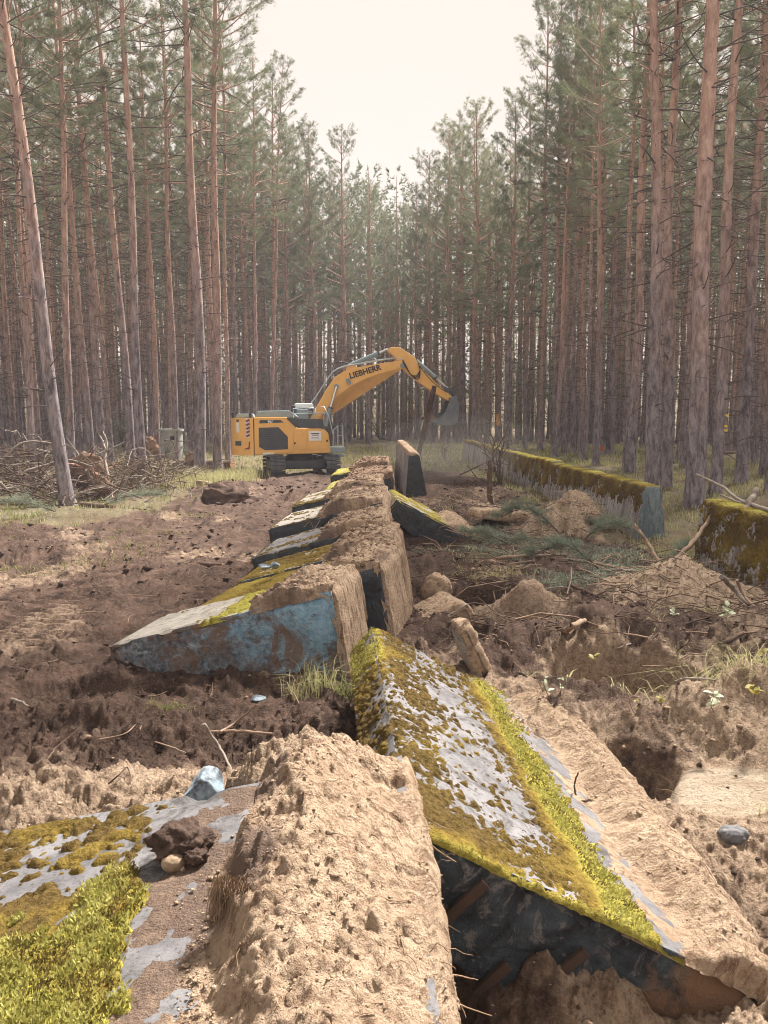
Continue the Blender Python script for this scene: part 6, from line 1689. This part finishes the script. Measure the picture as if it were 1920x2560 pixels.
seedling(1490, 1655, 5, 0.06, M_LEAF_Y, 'little yellow seedling on the dark root mat', 0.1)
# ================================================================ brush pile, post, markers, birches
# ---- brush pile in front of the left wood
def brush_core(x, y):
    return _bump(x, y, -12.6, 25.5, 5.6, 3.6, 0) * 2.0 + _bump(x, y, -9.6, 30.5, 3.4, 3.0) * 1.1 + _bump(x, y, -16.5, 27.5, 4.5, 4.0) * 1.9 + _bump(x, y, -8.4, 26.0, 1.8, 1.8) * 1.3
def sticks(n, name, mat, label, lmin, lmax, r, top=1.0, kind='stuff'):
    m = MB(); c = 0
    while c < n:
        x = rg.uniform(-20, -6.2); y = rg.uniform(22.3, 34.5); hh = brush_core(np.array([x]), np.array([y]))[0]
        if hh < 0.12: continue
        z = H1(x, y) + hh * rg.uniform(0.05, top); l = rg.uniform(lmin, lmax); a = rg.uniform(0, 6.28); e = rg.normal(0.1, 0.38)
        d = np.array([math.cos(a) * math.cos(e), math.sin(a) * math.cos(e), math.sin(e)]); p = np.array([x, y, z]) - d * l / 2
        p[2] = max(p[2], H1(x, y) + 0.02)
        k1 = rg.normal(0, 0.10 * l, 3); rr = r * rg.uniform(0.5, 1.5)
        pl = smooth_path([p, p + d * l * 0.35 + k1, p + d * l * 0.7 + k1 * 0.5 + rg.normal(0, .06 * l, 3), p + d * l + rg.normal(0, .05 * l, 3)], 2)
        m.tube(pl, np.linspace(1, 0.3, len(pl)) * rr, 5, False); c += 1
        for _ in range(2):
            q = pl[rg.integers(1, len(pl) - 1)]; d2 = d + rg.normal(0, 0.6, 3); d2 /= np.linalg.norm(d2); m.tube([q, q + d2 * l * 0.16 + rg.normal(0, .02 * l, 3), q + d2 * l * 0.3], [rr * 0.5, rr * 0.4, rr * 0.2], 4, False)
    o = m.build(name, mat, None, True); return tag(o, label, 'brushwood', kind=kind)
sticks(620, 'brush_pile', M_BRANCH_DARK, 'tangled brown brushwood heaped before the left wood', 0.8, 3.0, 0.020)
sticks(260, 'pale_brushwood', M_BRANCH_GREY, 'pale bleached branches tangled in the brush pile', 0.8, 2.8, 0.018, 1.1)
x = rg.uniform(-20, -6, 5000); y = rg.uniform(22, 35, 5000); kp = brush_core(x, y) > 0.10; x, y = x[kp], y[kp]
lab = ['bleached forked limb standing out of the brush pile top', 'curved pale limb in front of the leaning pine', 'long pale limb lying low at the outer end of the pile', 'thick pale limb pointing up beside the reddish pine', 'pale limb reaching out towards the grass strip',
       'bleached limb crossing the middle of the brush pile', 'thin arching limb above the brush pile', 'pale limb half buried at the foot of the pile', 'bleached limb behind the leaning pine', 'crooked limb leaning from the pile to the ground']
LP = [[(270, 1190), (262, 1150), (268, 1110), (258, 1078)], [(0, 1205), (25, 1235), (45, 1260), (95, 1250)], [(0, 1225), (60, 1215), (130, 1205), (190, 1200)], [(262, 1170), (264, 1130), (258, 1105), (250, 1090)], [(230, 1215), (290, 1200), (340, 1190), (380, 1195)],
      [(60, 1180), (120, 1160), (170, 1150), (230, 1165)], [(10, 1150), (50, 1110), (110, 1105), (160, 1120)], [(20, 1262), (60, 1240), (100, 1245), (140, 1225)], [(180, 1200), (215, 1150), (270, 1125), (310, 1105)], [(215, 1175), (232, 1205), (240, 1230), (236, 1255)]]
for j, (l, pts) in enumerate(zip(lab, LP)):
    yy = 24.0 + 0.55 * j if j in (3, 4, 8) else 23.0 + 0.15 * j
    branch([pd(a, b, yy + 0.3 * i) for i, (a, b) in enumerate(pts)], 0.045, 0.02, M_BRANCH_GREY, l, 'bleached limbs in the brush pile', [], 'limb', 'branch', 4)
# root plates
def root_plate(px, py, yd, size, label, seed):
    p = pd(px, py, yd); e = empty('root_stump', p); rr = np.random.default_rng(seed)
    v = ICV4 * (1 + 0.45 * fbm(ICV4[:, 0] * 1.6 + seed, ICV4[:, 1] * 1.6 + ICV4[:, 2] * 2, seed, 4))[:, None] * np.array([1.0, 0.55, 1.0]) * size
    link('soil_ball', mesh_np('soil_ball', v, ICF4, [M_SOIL], None, True), e)
    for i in range(16):
        d = rr.normal(0, 1, 3); d[1] *= 0.5; d /= np.linalg.norm(d); l = size * rr.uniform(1.2, 2.3)
        pl = smooth_path([d * size * 0.5, d * l * 0.6 + rr.normal(0, .1 * size, 3), d * l + rr.normal(0, .3 * size, 3)], 4); m = MB(); m.tube(pl, np.linspace(0.055, 0.012, len(pl)) * size * 1.4, 6); m.build('root', M_REDLOG if i % 3 else M_BRANCH_GREY, e, True)
    return tag(e, label, 'root stump', 'uprooted stumps in the brush pile')
root_plate(225, 1178, 26.0, 0.62, 'uprooted stump with reddish roots between leaning and reddish pines', 71)
root_plate(372, 1118, 38.0, 0.50, 'uprooted stump with spread roots in front of the concrete post', 72)
root_plate(250, 1215, 25.0, 0.40, 'small uprooted stump at the edge of the brush pile', 73)
root_plate(478, 1146, 38.0, 0.30, 'small uprooted stump behind the dark-barked pine', 74)
# cut log lying by the excavator
def cut_log(a, b, r, label):
    m = MB(); a, b = np.array(a), np.array(b); m.tube([a + (b - a) * t for t in np.linspace(0, 1, 8)], r * rg.uniform(0.95, 1.05, 8), 14); o = m.build('cut_log', M_BRANCH_DARK, None, True)
    d = (a - b) / np.linalg.norm(a - b); m = MB(); m.tube([a, a + d * 0.012], r * 0.93, 14); m.build('sawn_end', plain('sawn_wood', (0.50, 0.30, 0.17), 0.8, 0.2, 0, 0.25) if 'sawn_wood' not in bpy.data.materials else bpy.data.materials['sawn_wood'], o)
    return tag(o, label, 'log')
cut_log((-7.4, 37.5, 0.28), (-10.4, 38.6, 0.25), 0.22, 'cut log with sawn end lying behind the straight pines')
cut_log((-7.7, 21.8, 0.10), (-8.9, 22.4, 0.12), 0.07, 'short log lying at the side of the muddy lane')
cut_log((-2.9, 13.6, 0.04), (-3.4, 13.75, 0.04), 0.05, 'short broken round of wood in the lane mud')

# ---- round concrete observation post with cap slab
k = NT('post_concrete', 0.85, 0.2); n1 = k.noise(1.6, 6, 0.65, k.coord((1, 1, 0.4))); n2 = k.noise(14, 5, 0.7)
c = k.mix(k.ramp(n1, [(0.35, 0), (0.65, 1)]), (0.22, 0.24, 0.235), (0.42, 0.43, 0.41)); k.color(k.mix(k.ramp(n2, [(0.55, 0), (0.75, 0.4)]), c, (0.14, 0.14, 0.13))); k.bump(n2, 0.4, 0.02); M_POST = k.m
pb = pd(430, 1138, 41.0); OP = empty('concrete_post', (pb.x, pb.y, pb.z - 0.15))
ths = np.linspace(0, 2 * math.pi, 49)[:-1]
def ring(r0, z0, z1, hole=None):
    import bmesh
    m = MB(); m.prism([(r0 * math.cos(a), r0 * math.sin(a)) for a in ths], z0, z1, 'z'); return m
ring(0.58, 0, 1.42).build('drum', M_POST, OP); ring(0.66, 1.42, 1.54).build('cap_slab', M_POST, OP)
b = MB(); b.box((0.20, -0.56, 1.08), (0.22, 0.06, 0.20)); b.build('opening_shade', M_BLACK, OP); b = MB(); b.box((0.20, -0.565, 1.19), (0.30, 0.08, 0.03)); b.box((0.20, -0.565, 0.965), (0.30, 0.08, 0.03)); b.build('slit_frame', M_POST, OP)  # solid black box painted as the shade inside the opening
tag(OP, 'round grey concrete post with flat cap and square opening', 'concrete post')

# ---- markers
M_ORANGE = plain('marker_orange', (0.62, 0.30, 0.05), 0.6, 0.3, 0, 0.2)
M_YTAPE = plain('marker_yellow', (0.75, 0.55, 0.05), 0.5, 0.3)
p = pg(1243, 1128); sp = empty('marker_sign', (p.x, p.y, H1(p.x, p.y)))
b = MB(); b.tube([(0, 0, -0.1), (0, 0, 2.2)], 0.035, 8); b.build('post', M_BRANCH_GREY, sp)
b = MB(); b.box((0, -0.05, 2.35), (0.26, 0.03, 0.85), None, 0.008); b.build('board', M_ORANGE, sp)
tag(sp, 'narrow orange marker board on a thin post by the wall end', 'sign')
# small yellow tags nailed to two pine stems
def tags(px, pyb, spots, label):
    p = pg(px, pyb); e = empty('marker_tag', (p.x, p.y, 0))
    for dx, z in spots:
        m = MB(); m.box((dx, -0.20, z), (0.10, 0.02, 0.07), (0, R(20), 0), 0.004); m.build('plate', M_YTAPE, e)
    return tag(e, label, 'tag', 'yellow tags on pine stems')
tags(1707, 1172, ((0.10, 2.15), (0.12, 1.95)), 'two yellow tags on the thin pine beside the stout one')
tags(1788, 1238, ((0.16, 2.70), (0.14, 2.35), (0.15, 2.20)), 'three yellow tags on the smooth pinkish pine')
p = pg(1500, 1140); b = MB(); b.box((0, 0, 0), (0.22, 0.02, 0.30), None, 0.004); o = b.build('paint_mark', plain('red_paint', (0.45, 0.10, 0.05), 0.7)); o.location = (p.x + 0.02, p.y - 0.345, 0.52); tag(o, 'red paint mark low on a pine trunk', 'paint mark')
# ---- birches and shrubs
k = NT('birch_bark', 0.7, 0.2); n1 = k.noise(3.0, 4, 0.6, k.coord((1, 1, 1.0))); n2 = k.noise(2.2, 5, 0.7)
c = k.mix(k.ramp(n2, [(0.50, 0.0), (0.56, 1.0)]), (0.72, 0.70, 0.66), (0.07, 0.06, 0.06)); k.color(c); M_BIRCH = k.m
def birch(x, y, h, r, label, seed):
    rr = np.random.default_rng(seed); e = empty('birch_tree', (x, y, H1(x, y) - 0.1)); m = MB()
    zz = np.linspace(0, h, 16); pl = np.stack([0.25 * np.sin(zz * 0.5 + seed) * zz / h, 0 * zz, zz], 1); m.tube(pl, r * (1.05 - 0.85 * zz / h), 9, False); m.build('trunk', M_BIRCH, e, True)
    m = MB()
    for i in range(42):
        t = rr.uniform(0.35, 0.98); b = pl[int(t * 15)]; a = rr.uniform(0, 6.28); l = rr.uniform(0.6, 2.0) * (1.2 - t)
        d = np.array([math.cos(a), math.sin(a), rr.uniform(0.4, 1.2)]); m.tube([b, b + d * l * 0.5, b + d * l + rr.normal(0, .1, 3)], [0.016, 0.010, 0.004], 4, False)
    o = m.build('branches', M_DEAD, e, True); o['kind'] = 'stuff'
    return tag(e, label, 'birch tree', 'birches between the pines')
for px, yd, h, r, l in ((597, 56, 14, 0.105, 'white-stemmed birch behind the excavator tail'), (694, 60, 12, 0.08, 'thin blotched birch behind the excavator hood'), (1383, 62, 13, 0.07, 'thin white birch stem behind the three close pines')):
    p = pd(px, 1100, yd); birch(p.x, p.y, h, r, l, px)
def shrub(px, py, h, n, label, leaves=None, name='shrub'):
    p = pg(px, py); e = empty(name, (p.x, p.y, H1(p.x, p.y))); rr = np.random.default_rng(px); m = MB(); tips = []
    for i in range(n):
        a = rr.uniform(0, 6.28); l = h * rr.uniform(0.5, 1.0); d = np.array([math.cos(a) * 0.35, math.sin(a) * 0.35, 1.0])
        pl = smooth_path([np.zeros(3), d * l * 0.4 + rr.normal(0, .05 * h, 3), d * l * 0.75 + rr.normal(0, .08 * h, 3), d * l + rr.normal(0, .1 * h, 3)], 4); m.tube(pl, np.linspace(0.018, 0.004, len(pl)) * h, 5, False)
        for _ in range(7):
            q = pl[rr.integers(4, len(pl))]; d2 = d + rr.normal(0, 0.7, 3); l2 = h * rr.uniform(0.1, 0.3); m.tube([q, q + d2 * l2 * 0.6 + rr.normal(0, .03, 3), q + d2 * l2], [0.007 * h, 0.005 * h, 0.002 * h], 4, False); tips.append(q + d2 * l2); tips.append(q + d2 * l2 * 0.5)
    m.build('stems', M_BRANCH_DARK, e, True)
    if leaves:
        t = np.repeat(np.array(tips), 7, 0) + rr.normal(0, 0.10 * h / 2, (len(tips) * 7, 3)); u = rr.normal(0, 1, t.shape); u /= np.linalg.norm(u, axis=1, keepdims=True); w = np.cross(u, rr.normal(0, 1, t.shape)); w /= np.linalg.norm(w, axis=1, keepdims=True)
        s = 0.06; V = np.stack([t, t + u * s + w * s * 0.5, t + u * s * 2, t + u * s - w * s * 0.5], 1).reshape(-1, 3); o = link('leaves', mesh_np('shrub_leaves', V, np.arange(len(V)).reshape(-1, 4), [leaves], None, False), e); o['kind'] = 'stuff'
    return tag(e, label, 'shrub')
shrub(1250, 1218, 1.9, 9, 'leafless dark shrub growing against the middle of the wall')
shrub(1235, 1140, 2.6, 7, 'pale leafless shrub beside the orange marker board')
shrub(1020, 1098, 3.6, 12, 'young beech with dry golden leaves beyond the pole', M_LEAF_G)
shrub(950, 1100, 2.6, 9, 'low beech bush with sparse golden leaves under the boom', M_LEAF_G)
shrub(320, 1140, 2.2, 9, 'small green juniper-like bush behind the brush pile', M_NEEDLE_BLUE)
shrub(1040, 1500, 0.5, 5, 'tiny leafless shrub at the corner of the dark hollow')
shrub(1110, 1145, 1.2, 6, 'bare low shrub in the grass behind the upright segment')
# ================================================================ air: thin haze over the whole clearing
hb = MB(); hb.box((0, 130, 24.0), (800, 520, 64.0))
k = bpy.data.materials.new('haze'); k.use_nodes = True
kn, kl = k.node_tree.nodes, k.node_tree.links
kn.clear()
pv = kn.new('ShaderNodeVolumePrincipled')
pv.inputs['Color'].default_value = (0.88, 0.86, 1.0, 1)
pv.inputs['Density'].default_value = 0.0008
pv.inputs['Anisotropy'].default_value = 0.1
ko = kn.new('ShaderNodeOutputMaterial'); kl.new(pv.outputs[0], ko.inputs['Volume'])
HZ = hb.build('haze', k)
tag(HZ, 'thin pale haze between the pines', 'haze', kind='stuff')

# dust drifting round the bucket and the upright segment
k2 = bpy.data.materials.new('dust'); k2.use_nodes = True
kn, kl = k2.node_tree.nodes, k2.node_tree.links; kn.clear()
pv = kn.new('ShaderNodeVolumePrincipled'); pv.inputs['Color'].default_value = (0.95, 0.93, 0.90, 1); pv.inputs['Density'].default_value = 0.010
ko = kn.new('ShaderNodeOutputMaterial'); kl.new(pv.outputs[0], ko.inputs['Volume'])
for (cx, cy, cz), (rx, ry, rz) in (((2.6, 30, 1.0), (3.2, 3.5, 0.9)), ((3.2, 33, 1.5), (3.8, 4, 1.3)), ((1.6, 29, 0.7), (2.0, 2.5, 0.7))):
    o = link('dust_cloud', mesh_np('dust_cloud', ICV2 * np.array([rx, ry, rz]) + np.array([cx, cy, cz]), ICF2, [k2]))
    tag(o, 'pale dust drifting low over the grass beside the upright segment', 'dust', kind='stuff')
